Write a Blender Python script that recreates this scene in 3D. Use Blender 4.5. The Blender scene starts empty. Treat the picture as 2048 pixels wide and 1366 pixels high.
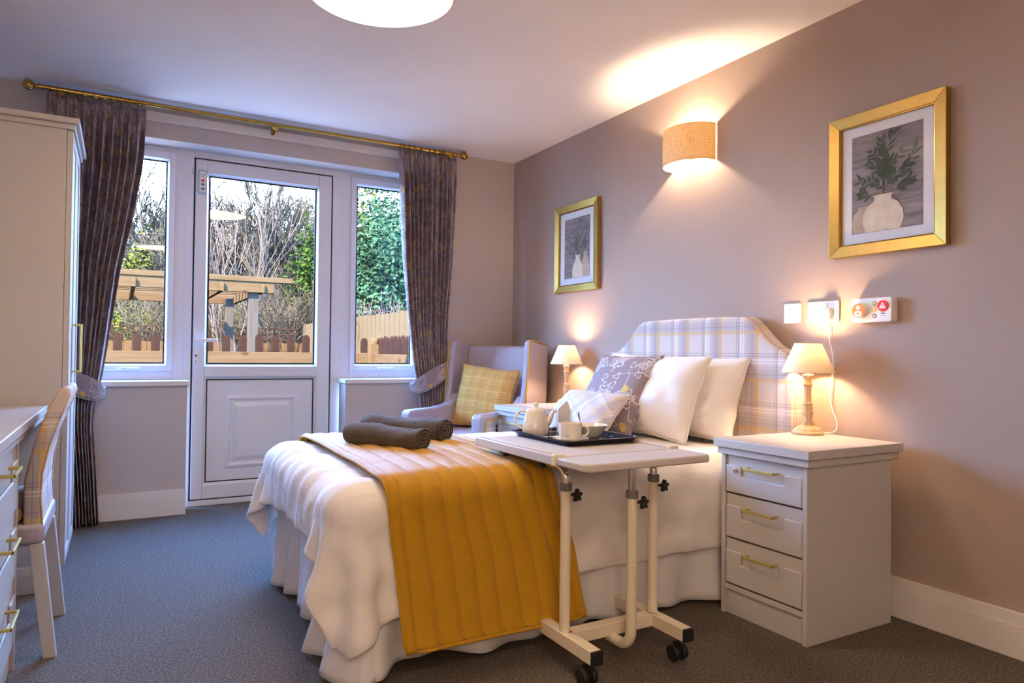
import bpy, math, random
import numpy as np
from mathutils import Matrix, Vector, noise as mnoise

random.seed(7)
S = bpy.context.scene
C = S.collection
PI = math.pi

# ------------------------------------------------------------------ camera
CAM_H = 0.97379
FPX = 1390.553
YAW, PITCH, ROLL = 0.5132028, 0.0162801, 0.0112465
_f = Vector((math.sin(YAW)*math.cos(PITCH), math.cos(YAW)*math.cos(PITCH), math.sin(PITCH)))
_r0 = Vector((math.cos(YAW), -math.sin(YAW), 0)); _u0 = _r0.cross(_f)
_r = _r0*math.cos(ROLL) + _u0*math.sin(ROLL)
_u = -_r0*math.sin(ROLL) + _u0*math.cos(ROLL)
cd = bpy.data.cameras.new('camera'); cam = bpy.data.objects.new('camera', cd); C.objects.link(cam)
cd.sensor_width = 36; cd.lens = FPX*36/2048; cd.clip_start = 0.02; cd.clip_end = 300
cam.matrix_world = Matrix(((_r.x, _u.x, -_f.x, 0), (_r.y, _u.y, -_f.y, 0), (_r.z, _u.z, -_f.z, CAM_H), (0, 0, 0, 1)))
S.camera = cam

# ------------------------------------------------------------------ world, sun, exposure
W = bpy.data.worlds.new('world'); S.world = W; W.use_nodes = True
wn = W.node_tree; wn.nodes.clear()
wo = wn.nodes.new('ShaderNodeOutputWorld'); wb = wn.nodes.new('ShaderNodeBackground')
tcw = wn.nodes.new('ShaderNodeTexCoord'); spw = wn.nodes.new('ShaderNodeSeparateXYZ'); rpw = wn.nodes.new('ShaderNodeValToRGB')
wn.links.new(tcw.outputs['Generated'], spw.inputs[0]); wn.links.new(spw.outputs[2], rpw.inputs[0])
rpw.color_ramp.elements[0].position = 0.0; rpw.color_ramp.elements[0].color = (0.32, 0.57, 1.0, 1)
rpw.color_ramp.elements[1].position = 0.8; rpw.color_ramp.elements[1].color = (0.11, 0.33, 1.0, 1)
wn.links.new(rpw.outputs[0], wb.inputs[0]); wb.inputs[1].default_value = 34.0
wn.links.new(wb.outputs[0], wo.inputs[0])
sl = bpy.data.lights.new('sun', 'SUN'); sl.energy = 85.0; sl.angle = 0.01; sl.color = (1.0, 0.86, 0.68)
so = bpy.data.objects.new('sun', sl); C.objects.link(so)
so.rotation_euler = Vector((0.60, 0.50, -0.72)).to_track_quat('-Z', 'Y').to_euler(); so.location = (-8, 6, 9)
S.view_settings.view_transform = 'Standard'; S.view_settings.look = 'None'
S.view_settings.exposure = 0.82; S.view_settings.gamma = 1.0; S.view_settings.use_curve_mapping = False
S.cycles.use_denoising = True
S.cycles.max_bounces = 8; S.cycles.diffuse_bounces = 5; S.cycles.glossy_bounces = 3
S.cycles.transmission_bounces = 6; S.cycles.transparent_max_bounces = 14
S.cycles.use_adaptive_sampling = True; S.cycles.adaptive_threshold = 0.05
S.cycles.sample_clamp_indirect = 6.0; S.cycles.caustics_reflective = False; S.cycles.caustics_refractive = False

# ------------------------------------------------------------------ helpers
def lin(r, g, b):
    f = lambda c: (c/255/12.92) if c/255 <= 0.04045 else ((c/255+0.055)/1.055)**2.4
    return (f(r), f(g), f(b))

class NT:
    """tiny node helper"""
    def __init__(s, name, rough=0.6, metal=0.0, spec=0.5):
        s.m = bpy.data.materials.new(name); s.m.use_nodes = True
        s.t = s.m.node_tree; s.b = s.t.nodes['Principled BSDF']; s.out = s.t.nodes['Material Output']
        s.b.inputs['Roughness'].default_value = rough; s.b.inputs['Metallic'].default_value = metal
        s.b.inputs['Specular IOR Level'].default_value = spec
    def n(s, typ, ins=None, **kw):
        x = s.t.nodes.new(typ)
        for k, v in kw.items(): setattr(x, k, v)
        for k, v in (ins or {}).items(): s.set(x.inputs[k], v)
        return x
    def set(s, sock, v):
        if isinstance(v, bpy.types.NodeSocket): s.t.links.new(v, sock)
        elif isinstance(v, (tuple, list)) and sock.type == 'RGBA' and len(v) == 3: sock.default_value = (*v, 1)
        else: sock.default_value = v
    def math(s, op, a, b=0.0, c=0.0, clamp=False):
        x = s.n('ShaderNodeMath', operation=op, use_clamp=clamp)
        for i, v in enumerate((a, b, c)): s.set(x.inputs[i], v)
        return x.outputs[0]
    def mix(s, f, a, b, blend='MIX'):
        x = s.n('ShaderNodeMix', data_type='RGBA', blend_type=blend)
        s.set(x.inputs[0], f); s.set(x.inputs[6], a); s.set(x.inputs[7], b)
        return x.outputs[2]
    def ramp(s, f, stops, interp='LINEAR'):
        x = s.n('ShaderNodeValToRGB', {0: f}); r = x.color_ramp; r.interpolation = interp
        while len(r.elements) > 1: r.elements.remove(r.elements[-1])
        for i, (p, c) in enumerate(stops):
            e = r.elements[0] if i == 0 else r.elements.new(p)
            e.position = p; e.color = c if len(c) == 4 else (*c, 1)
        return x
    def coord(s, kind='Object'):
        return s.n('ShaderNodeTexCoord').outputs[kind]
    def mapping(s, vec, scale=(1, 1, 1), loc=(0, 0, 0), rot=(0, 0, 0)):
        x = s.n('ShaderNodeMapping', {0: vec}); x.inputs[1].default_value = loc
        x.inputs[2].default_value = rot; x.inputs[3].default_value = scale
        return x.outputs[0]
    def noise(s, vec, scale, detail=3, rough=0.5, dist=0.0):
        x = s.n('ShaderNodeTexNoise', {'Vector': vec, 'Scale': scale, 'Detail': detail, 'Roughness': rough, 'Distortion': dist})
        return x.outputs[0]
    def bump(s, h, strength=0.3, dist=0.01):
        x = s.n('ShaderNodeBump', {'Height': h, 'Strength': strength, 'Distance': dist})
        s.t.links.new(x.outputs[0], s.b.inputs['Normal']); return x
    def col(s, v): s.set(s.b.inputs['Base Color'], v); return s

def plain(name, color, rough=0.6, metal=0.0, spec=0.5, var=0.0, vscale=8, bump=0.0, bscale=120, bdist=0.002):
    t = NT(name, rough, metal, spec)
    if var:
        n = t.noise(t.coord(), vscale, 4)
        hi = tuple(min(1, c*(1+var)) for c in color); lo = tuple(c*(1-var) for c in color)
        t.col(t.ramp(n, [(0.3, lo), (0.7, hi)]).outputs[0])
    else: t.col(color)
    if bump: t.bump(t.noise(t.coord(), bscale, 3), bump, bdist)
    return t.m

class MB:
    def __init__(s): s.v = []; s.f = []; s.uv = {}
    def add(s, vs, fs, uvs=None):
        o = len(s.v); s.v += [tuple(p) for p in vs]
        for f in fs:
            s.f.append(tuple(i+o for i in f))
        if uvs:
            for i, u in enumerate(uvs): s.uv[o+i] = u
        return s
    def box(s, x0, x1, y0, y1, z0, z1):
        vs = [(x0,y0,z0),(x1,y0,z0),(x1,y1,z0),(x0,y1,z0),(x0,y0,z1),(x1,y0,z1),(x1,y1,z1),(x0,y1,z1)]
        return s.add(vs, [(3,2,1,0),(4,5,6,7),(0,1,5,4),(1,2,6,5),(2,3,7,6),(3,0,4,7)])
    def prism(s, poly, axis, a, b):
        n = len(poly); P = lambda q, t: {'x': (t, q[0], q[1]), 'y': (q[0], t, q[1]), 'z': (q[0], q[1], t)}[axis]
        ar = sum(poly[i][0]*poly[(i+1) % n][1]-poly[(i+1) % n][0]*poly[i][1] for i in range(n))
        if (ar > 0) == (axis == 'y'): poly = poly[::-1]
        vs = [P(q, a) for q in poly]+[P(q, b) for q in poly]
        if a > b: vs = vs[n:]+vs[:n]
        fs = [tuple(range(n))[::-1], tuple(range(n, 2*n))]+[(i, (i+1) % n, n+(i+1) % n, n+i) for i in range(n)]
        return s.add(vs, fs)
    def tube(s, path, r, n=8, cap=True, closed=False):
        P = [Vector(p) for p in path]; m = len(P); R = r if isinstance(r, (list, tuple)) else [r]*m
        vs = []; up = None
        for i, p in enumerate(P):
            if closed: d = P[(i+1) % m]-P[i-1]
            else: d = P[min(i+1, m-1)]-P[max(i-1, 0)]
            d.normalize()
            if up is None:
                up = Vector((0, 0, 1)) if abs(d.z) < 0.9 else Vector((1, 0, 0))
            a = d.cross(up)
            if a.length < 1e-6: a = d.orthogonal()
            a.normalize(); b = d.cross(a); up = a.cross(d)
            for k in range(n):
                t = 2*PI*k/n; vs.append(p+a*(math.cos(t)*R[i])+b*(math.sin(t)*R[i]))
        fs = []
        for i in range(m if closed else m-1):
            for k in range(n):
                i2 = (i+1) % m
                fs.append((i*n+k, i*n+(k+1) % n, i2*n+(k+1) % n, i2*n+k))
        if cap and not closed:
            fs.append(tuple(range(n))[::-1]); fs.append(tuple(range((m-1)*n, m*n)))
        return s.add(vs, fs)
    def lathe(s, prof, n=32, c=(0, 0, 0), close=False):
        vs = []; m = len(prof)
        for r, z in prof:
            for k in range(n):
                t = 2*PI*k/n; vs.append((c[0]+max(r, 1e-5)*math.cos(t), c[1]+max(r, 1e-5)*math.sin(t), c[2]+z))
        fs = []
        for i in range(m if close else m-1):
            j = (i+1) % m
            for k in range(n): fs.append((i*n+k, i*n+(k+1) % n, j*n+(k+1) % n, j*n+k))
        return s.add(vs, fs)
    def grid(s, fn, nu, nv, uvfn=None, flip=False):
        vs = []; uvs = []
        for j in range(nv+1):
            for i in range(nu+1):
                u, v = i/nu, j/nv; vs.append(fn(u, v))
                if uvfn: uvs.append(uvfn(u, v))
        fs = []
        for j in range(nv):
            for i in range(nu):
                a = j*(nu+1)+i; q = (a, a+1, a+nu+2, a+nu+1)
                fs.append(q[::-1] if flip else q)
        return s.add(vs, fs, uvs if uvfn else None)
    def build(s, name, mat, parent=None, smooth=None, bevel=0.0, seg=2, solid=0.0, sub=0, soff=-1, wel=False):
        me = bpy.data.meshes.new(name); me.from_pydata(s.v, [], s.f)
        mats = mat if isinstance(mat, (list, tuple)) else [mat]
        for m in mats: me.materials.append(m)
        uvl = me.uv_layers.new(name='UVMap'); buf = np.zeros(len(me.loops)*2, dtype=np.float32)
        for p in me.polygons:
            nx, ny, nz = abs(p.normal.x), abs(p.normal.y), abs(p.normal.z)
            for li in p.loop_indices:
                vi = me.loops[li].vertex_index
                if vi in s.uv: u = s.uv[vi]
                else:
                    x, y, z = s.v[vi]
                    u = (x, y) if nz >= nx and nz >= ny else ((y, z) if nx >= ny else (x, z))
                buf[2*li] = u[0]; buf[2*li+1] = u[1]
        uvl.data.foreach_set('uv', buf)
        if smooth is not None:
            me.polygons.foreach_set('use_smooth', [True]*len(me.polygons))
            if smooth < 179: me.set_sharp_from_angle(angle=math.radians(smooth))
        me.update()
        o = bpy.data.objects.new(name, me); C.objects.link(o)
        if parent is not None: o.parent = parent
        if bevel:
            b = o.modifiers.new('bevel', 'BEVEL'); b.width = bevel; b.segments = seg; b.limit_method = 'ANGLE'
            b.angle_limit = math.radians(40); b.harden_normals = False
        if solid:
            q = o.modifiers.new('solid', 'SOLIDIFY'); q.thickness = solid; q.offset = soff
        if sub:
            q = o.modifiers.new('sub', 'SUBSURF'); q.levels = sub; q.render_levels = sub
        return o

def tag(o, label=None, cat=None, group=None, kind=None):
    if label: o['label'] = label
    if cat: o['category'] = cat
    if group: o['group'] = group
    if kind: o['kind'] = kind
    return o
def thing(name, label, cat, loc=(0, 0, 0), rotz=0.0, group=None, kind=None):
    o = bpy.data.objects.new(name, None); C.objects.link(o); o.empty_display_size = 0.05
    o.location = loc; o.rotation_euler = (0, 0, rotz)
    return tag(o, label, cat, group, kind)
def struct(name, mb, mat, **kw):
    return tag(mb.build(name, mat, **kw), kind='structure')
def empty_struct(name, loc=(0, 0, 0)):
    o = bpy.data.objects.new(name, None); C.objects.link(o); o.location = loc; o['kind'] = 'structure'; return o
def share(o, loc=None, parent=None, rot=None, scale=None):
    c = o.copy(); C.objects.link(c)
    if parent is not None: c.parent = parent
    if loc is not None: c.location = loc
    if rot is not None: c.rotation_euler = rot
    if scale is not None: c.scale = scale
    return c
def B(name, mat, parent, x0, x1, y0, y1, z0, z1, bevel=0.002, seg=2):
    return MB().box(min(x0,x1), max(x0,x1), min(y0,y1), max(y0,y1), min(z0,z1), max(z0,z1)).build(name, mat, parent, bevel=bevel, seg=seg, smooth=30)
def arc(cx, cy, r, a0, a1, n):
    return [(cx+r*math.cos(a0+(a1-a0)*i/n), cy+r*math.sin(a0+(a1-a0)*i/n)) for i in range(n+1)]
def rrect(x0, x1, y0, y1, r, n=4):
    return (arc(x1-r, y1-r, r, 0, PI/2, n)+arc(x0+r, y1-r, r, PI/2, PI, n)
            + arc(x0+r, y0+r, r, PI, 1.5*PI, n)+arc(x1-r, y0+r, r, 1.5*PI, 2*PI, n))
def circ(cx, cy, r, n=24): return [(cx+r*math.cos(2*PI*i/n), cy+r*math.sin(2*PI*i/n)) for i in range(n)]
def interp(x, xs, ys):
    return float(np.interp(x, xs, ys))
def fbm(x, y, z=0.0, o=3):
    return mnoise.fractal(Vector((x, y, z)), 1.0, 2.0, o)

# ------------------------------------------------------------------ materials
def wall_mat(name, color, rough=0.75):
    t = NT(name, rough, 0, 0.3); co = t.coord()
    n = t.noise(co, 2.0, 2)
    t.col(t.ramp(n, [(0.3, tuple(c*0.97 for c in color)), (0.7, tuple(min(1, c*1.03) for c in color))]).outputs[0])
    t.bump(t.noise(co, 90, 3), 0.06, 0.002); return t.m
M_accent = wall_mat('accent_wall_paint', lin(172, 151, 139))
M_wall = wall_mat('pale_wall_paint', lin(192, 178, 169))
M_ceil = wall_mat('ceiling_paint', lin(240, 231, 226))
M_upvc = plain('white_upvc', lin(226, 226, 232), 0.3, var=0.015, vscale=3)
M_trim = plain('white_trim_paint', lin(222, 214, 206), 0.45, var=0.02, vscale=4)
M_gap = plain('black_rubber_seal', (0.012, 0.010, 0.014), 0.6, var=0.1)
M_furn = plain('pale_taupe_lacquer', lin(192, 186, 181), 0.42, var=0.015, vscale=3)
M_furn_in = plain('dark_recess_lacquer', lin(150, 140, 132), 0.5, var=0.02)
M_gold = plain('brushed_gold', lin(196, 156, 84), 0.38, 1.0, var=0.06, vscale=30)
M_satin = plain('satin_brass_handle', lin(208, 188, 110), 0.38, 0.6, var=0.04, vscale=20)
M_brass = plain('polished_brass', lin(182, 144, 74), 0.18, 1.0, var=0.05, vscale=10)
M_silver = plain('brushed_steel', (0.62, 0.62, 0.62), 0.25, 1.0, var=0.05)
M_chrome = plain('chrome', (0.72, 0.73, 0.74), 0.10, 1.0, var=0.02)
M_black = plain('black_plastic', (0.012, 0.012, 0.012), 0.45, var=0.1)
M_tray = plain('black_tray_lacquer', (0.010, 0.010, 0.012), 0.12, var=0.1)
M_cream = plain('cream_powder_coat', lin(234, 220, 192), 0.35, var=0.02)
M_tabletop = plain('pale_grey_laminate', lin(208, 199, 192), 0.5, spec=0.25, var=0.015, vscale=5)
M_grey = plain('grey_plastic_collar', lin(120, 112, 104), 0.5, var=0.05)
M_ceramic = plain('white_glazed_ceramic', lin(238, 230, 218), 0.12, var=0.01)
M_paper = plain('white_paper_napkin', lin(238, 234, 230), 0.85, var=0.02, vscale=30)
M_plastic = plain('white_moulded_plastic', lin(240, 234, 228), 0.35, var=0.01)
M_pgrey = plain('light_grey_plastic', lin(190, 194, 200), 0.4, var=0.02)
M_red = plain('red_button_plastic', lin(226, 40, 36), 0.4, var=0.03)
M_orange = plain('orange_button_plastic', lin(240, 130, 40), 0.4, var=0.03)
M_lime = plain('lime_button_plastic', lin(160, 190, 60), 0.4, var=0.03)
M_yellow = plain('yellow_button_plastic', lin(240, 196, 30), 0.4, var=0.03)
M_green = plain('green_button_plastic', lin(20, 140, 70), 0.4, var=0.03)
M_dark = plain('dark_grey_print', lin(60, 60, 64), 0.6, var=0.05)
M_piping = plain('yellow_piping_cord', lin(206, 160, 28), 0.6, var=0.06, vscale=60)
M_leather = plain('lilac_faux_leather', lin(176, 164, 172), 0.42, var=0.03, vscale=10, bump=0.12, bscale=260, bdist=0.001)
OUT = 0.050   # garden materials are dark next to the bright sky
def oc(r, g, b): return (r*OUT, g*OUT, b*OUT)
M_leaf1 = plain('yellow_green_leaves', oc(0.52, 0.60, 0.10), 0.55, spec=0.0, var=0.45, vscale=1.5)  # yellow-green leaves, tone varied at random
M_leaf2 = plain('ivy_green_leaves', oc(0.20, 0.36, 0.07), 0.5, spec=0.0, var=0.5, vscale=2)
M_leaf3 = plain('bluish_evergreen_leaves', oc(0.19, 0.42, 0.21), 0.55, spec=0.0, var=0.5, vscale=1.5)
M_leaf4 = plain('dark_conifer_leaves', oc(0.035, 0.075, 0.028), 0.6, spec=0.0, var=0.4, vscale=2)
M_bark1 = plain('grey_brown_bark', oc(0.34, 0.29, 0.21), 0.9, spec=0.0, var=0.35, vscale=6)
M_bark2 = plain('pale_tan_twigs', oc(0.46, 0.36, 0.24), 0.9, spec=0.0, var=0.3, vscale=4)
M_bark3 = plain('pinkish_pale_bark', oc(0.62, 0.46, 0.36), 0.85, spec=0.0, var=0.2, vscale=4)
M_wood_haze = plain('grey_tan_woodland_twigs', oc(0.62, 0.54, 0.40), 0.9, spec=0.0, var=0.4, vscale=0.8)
M_bounce = plain('pale_bounce_paving', (0.13, 0.13, 0.12), 0.9, spec=0.0, var=0.1, vscale=2)  # lighter than the other garden colours, to bounce sky light indoors
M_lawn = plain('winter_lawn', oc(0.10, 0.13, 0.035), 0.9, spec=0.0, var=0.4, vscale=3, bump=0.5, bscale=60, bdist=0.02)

def wood(name, c1, c2, axis=0, rough=0.75, knots=True, scale=1.0):
    t = NT(name, rough, 0, 0.3 if max(c1) > 0.2 else 0.0); co = t.coord()
    sc = [22*scale]*3; sc[axis] = 1.4*scale
    g = t.noise(t.mapping(co, tuple(sc)), 1.0, 5, 0.6, 0.4)
    cc = t.ramp(g, [(0.25, c2), (0.75, c1)]).outputs[0]
    if knots:
        k = [4.5*scale]*3; k[axis] = 2.6*scale
        v = t.n('ShaderNodeTexVoronoi', {'Vector': t.mapping(co, tuple(k)), 'Scale': 1.0}).outputs['Distance']
        kf = t.ramp(v, [(0.05, (1, 1, 1)), (0.13, (0, 0, 0))]).outputs[0]
        cc = t.mix(t.math('MULTIPLY', kf, 0.75), cc, tuple(x*0.3 for x in c2))
    t.col(cc); t.bump(g, 0.15, 0.004); return t.m
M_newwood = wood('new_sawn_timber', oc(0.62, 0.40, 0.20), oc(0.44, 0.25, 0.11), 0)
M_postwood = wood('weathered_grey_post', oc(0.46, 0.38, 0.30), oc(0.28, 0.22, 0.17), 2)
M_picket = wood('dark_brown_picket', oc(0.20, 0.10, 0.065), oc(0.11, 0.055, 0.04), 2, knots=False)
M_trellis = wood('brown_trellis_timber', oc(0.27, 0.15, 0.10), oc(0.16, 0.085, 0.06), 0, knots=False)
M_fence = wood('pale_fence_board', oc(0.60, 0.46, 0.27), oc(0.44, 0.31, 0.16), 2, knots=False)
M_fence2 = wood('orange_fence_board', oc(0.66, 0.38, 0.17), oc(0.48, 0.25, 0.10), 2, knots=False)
M_lampwood = wood('limewashed_lamp_wood', lin(226, 200, 164), lin(176, 142, 104), 2, 0.6, knots=False, scale=3)

def carpet():
    t = NT('brown_loop_carpet', 0.95, 0, 0.1); co = t.coord()
    a = t.noise(co, 330, 2, 0.7); b = t.noise(co, 130, 2, 0.7); c_ = t.noise(co, 1.6, 3)
    h = t.math('ADD', t.math('MULTIPLY', a, 0.6), t.math('MULTIPLY', b, 0.4))
    cc = t.ramp(h, [(0.36, lin(54, 47, 41)), (0.5, lin(104, 94, 84)), (0.64, lin(164, 152, 140))]).outputs[0]
    cc = t.mix(t.math('MULTIPLY', c_, 0.25), cc, lin(96, 82, 72))
    t.col(cc); t.bump(h, 0.9, 0.006); return t.m
M_carpet = carpet()

def linen(name, color, scale=900, rough=0.85, tw=0.0, tcol=None, var=0.1):
    t = NT(name, rough, 0, 0.2); uv = t.coord('UV')
    a = t.noise(t.mapping(uv, (scale, scale*0.06, 1)), 1.0, 2, 0.6); b = t.noise(t.mapping(uv, (scale*0.06, scale, 1)), 1.0, 2, 0.6)
    h = t.math('ADD', a, b)
    cc = t.ramp(h, [(0.75, tuple(c*(1-var) for c in color)), (1.25, tuple(min(1, c*(1+var)) for c in color))]).outputs[0]
    t.col(cc); t.bump(h, 0.12, 0.0008)
    if tw:
        tr = t.n('ShaderNodeBsdfTranslucent', {0: tcol or color}); mx = t.n('ShaderNodeMixShader', {0: tw})
        t.t.links.new(t.b.outputs[0], mx.inputs[1]); t.t.links.new(tr.outputs[0], mx.inputs[2]); t.t.links.new(mx.outputs[0], t.out.inputs[0])
    return t.m
M_shade = linen('cream_linen_lampshade', lin(240, 222, 192), 500, 0.9, 0.024, lin(255, 226, 186), 0.05)
M_sconce = linen('slubby_hessian_shade', lin(226, 196, 146), 260, 0.9, 0.14, lin(252, 232, 184), 0.2)
M_drum = linen('white_drum_shade', lin(228, 214, 192), 400, 0.9, 0.05, lin(255, 226, 180), 0.05)

def cotton(name, color):
    t = NT(name, 0.85, 0, 0.2); uv = t.coord('Object')
    n = t.noise(uv, 9, 4, 0.6, 0.6)
    t.col(t.ramp(n, [(0.2, tuple(c*0.96 for c in color)), (0.8, color)]).outputs[0])
    t.b.inputs['Sheen Weight'].default_value = 0.15
    t.bump(t.math('ADD', t.noise(t.mapping(uv, (7, 17, 9), rot=(0.2, 0.1, 0.5)), 1.0, 4, 0.55, 0.35), t.math('MULTIPLY', t.noise(uv, 700, 1), 0.02)), 0.38, 0.018); return t.m
M_cotton = cotton('white_cotton', lin(242, 235, 228))
M_valance = cotton('white_valance_cotton', lin(226, 221, 220))

def quiltmat():
    t = NT('mustard_silk_quilt', 0.55, 0, 0.16); uv = t.coord('UV')
    a = t.noise(t.mapping(uv, (14, 420, 1)), 1.0, 3, 0.6)
    w = t.noise(t.mapping(uv, (10, 26, 1)), 1.0, 3, 0.6, 0.8)
    c1 = lin(194, 142, 22)
    t.col(t.ramp(a, [(0.3, tuple(c*0.86 for c in c1)), (0.7, tuple(min(1, c*1.1) for c in c1))]).outputs[0])
    t.b.inputs['Sheen Weight'].default_value = 0.22; t.b.inputs['Sheen Tint'].default_value = (1, 0.95, 0.9, 1)
    t.bump(t.math('ADD', t.math('MULTIPLY', a, 0.06), w), 0.35, 0.006); return t.m
M_quilt = quiltmat()

def towelmat():
    t = NT('charcoal_terry_towel', 0.95, 0, 0.1); co = t.coord()
    n = t.noise(co, 260, 2, 0.7); l = t.noise(co, 25, 3)
    c1 = lin(86, 75, 70)
    t.col(t.ramp(n, [(0.3, tuple(c*0.7 for c in c1)), (0.7, tuple(c*1.2 for c in c1))]).outputs[0])
    t.b.inputs['Sheen Weight'].default_value = 0.3
    t.bump(t.math('ADD', n, l), 0.8, 0.006); return t.m
M_towel = towelmat()

def plaid(name, base, wide, yel, dark, period=0.215, rot=0.0, off=(0, 0), soft=0.55, tone=1.0):
    t = NT(name, 0.8, 0, 0.25); uv = t.mapping(t.coord('UV'), (1, 1, 1), (off[0], off[1], 0), (0, 0, rot))
    sp = t.n('ShaderNodeSeparateXYZ', {0: uv})
    def band(x, k):
        f = t.math('FRACT', t.math('DIVIDE', x, period))
        A = lambda c, a: (*c, a)
        lt = lin(246, 240, 236)
        st = [(0.0, A(yel, 0.85)), (0.055, A(wide, 0.75)), (0.13, A(dark, 0.9)), (0.142, A(wide, 0.7)), (0.24, A(wide, 0.35)), (0.30, A(dark, 0.5)), (0.308, A(base, 0.0)),
              (0.36, A(lt, 0.7)), (0.385, A(base, 0.0)), (0.42, A(lt, 0.7)), (0.45, A(base, 0)), (0.50, A(dark, 0.85)), (0.512, A(wide, 0.25)), (0.56, A(dark, 0.75)), (0.572, A(base, 0.0)), (0.96, A(yel, 0.3)), (0.985, A(yel, 0.85))]
        return t.ramp(f, st, 'CONSTANT')
    wv = t.noise(t.mapping(t.coord('UV'), (60, 60, 1)), 1.0, 2)
    a = band(sp.outputs[0], 0); b = band(sp.outputs[1], 1)
    c = t.mix(t.math('MULTIPLY', a.outputs[1], soft+0.25), base, a.outputs[0])
    c = t.mix(t.math('MULTIPLY', b.outputs[1], soft), c, b.outputs[0])
    t.col(c)
    tx = t.noise(t.mapping(t.coord('UV'), (900, 900, 1)), 1.0, 1)
    t.bump(tx, 0.12, 0.001); return t.m
M_plaid = plaid('lilac_yellow_plaid', lin(212, 197, 188), lin(160, 148, 156), lin(210, 164, 66), lin(92, 84, 98))
M_plaid_s = plaid('small_pale_plaid', lin(212, 203, 203), lin(182, 175, 188), lin(214, 186, 104), lin(112, 108, 130), period=0.15, rot=0.5, soft=0.5)

def yplaid():
    t = NT('mustard_check_wool', 0.9, 0, 0.15); uv = t.coord('UV'); sp = t.n('ShaderNodeSeparateXYZ', {0: uv})
    base = lin(212, 166, 86); lt = lin(240, 222, 180); gr = lin(184, 148, 96)
    def band(x):
        f = t.math('FRACT', t.math('DIVIDE', x, 0.082))
        return t.ramp(f, [(0.0, (*lt, 0.75)), (0.05, (*base, 0)), (0.3, (*gr, 0.5)), (0.34, (*base, 0)), (0.44, (*gr, 0.6)), (0.56, (*lt, 0.4)), (0.6, (*base, 0)), (0.8, (*lt, 0.35)), (0.83, (*base, 0))], 'CONSTANT')
    a = band(sp.outputs[0]); b = band(sp.outputs[1])
    c = t.mix(t.math('MULTIPLY', a.outputs[1], 0.7), base, a.outputs[0]); c = t.mix(t.math('MULTIPLY', b.outputs[1], 0.7), c, b.outputs[0])
    t.col(c); t.bump(t.noise(t.mapping(uv, (800, 800, 1)), 1, 1), 0.2, 0.001); return t.m
M_yplaid = yplaid()

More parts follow.
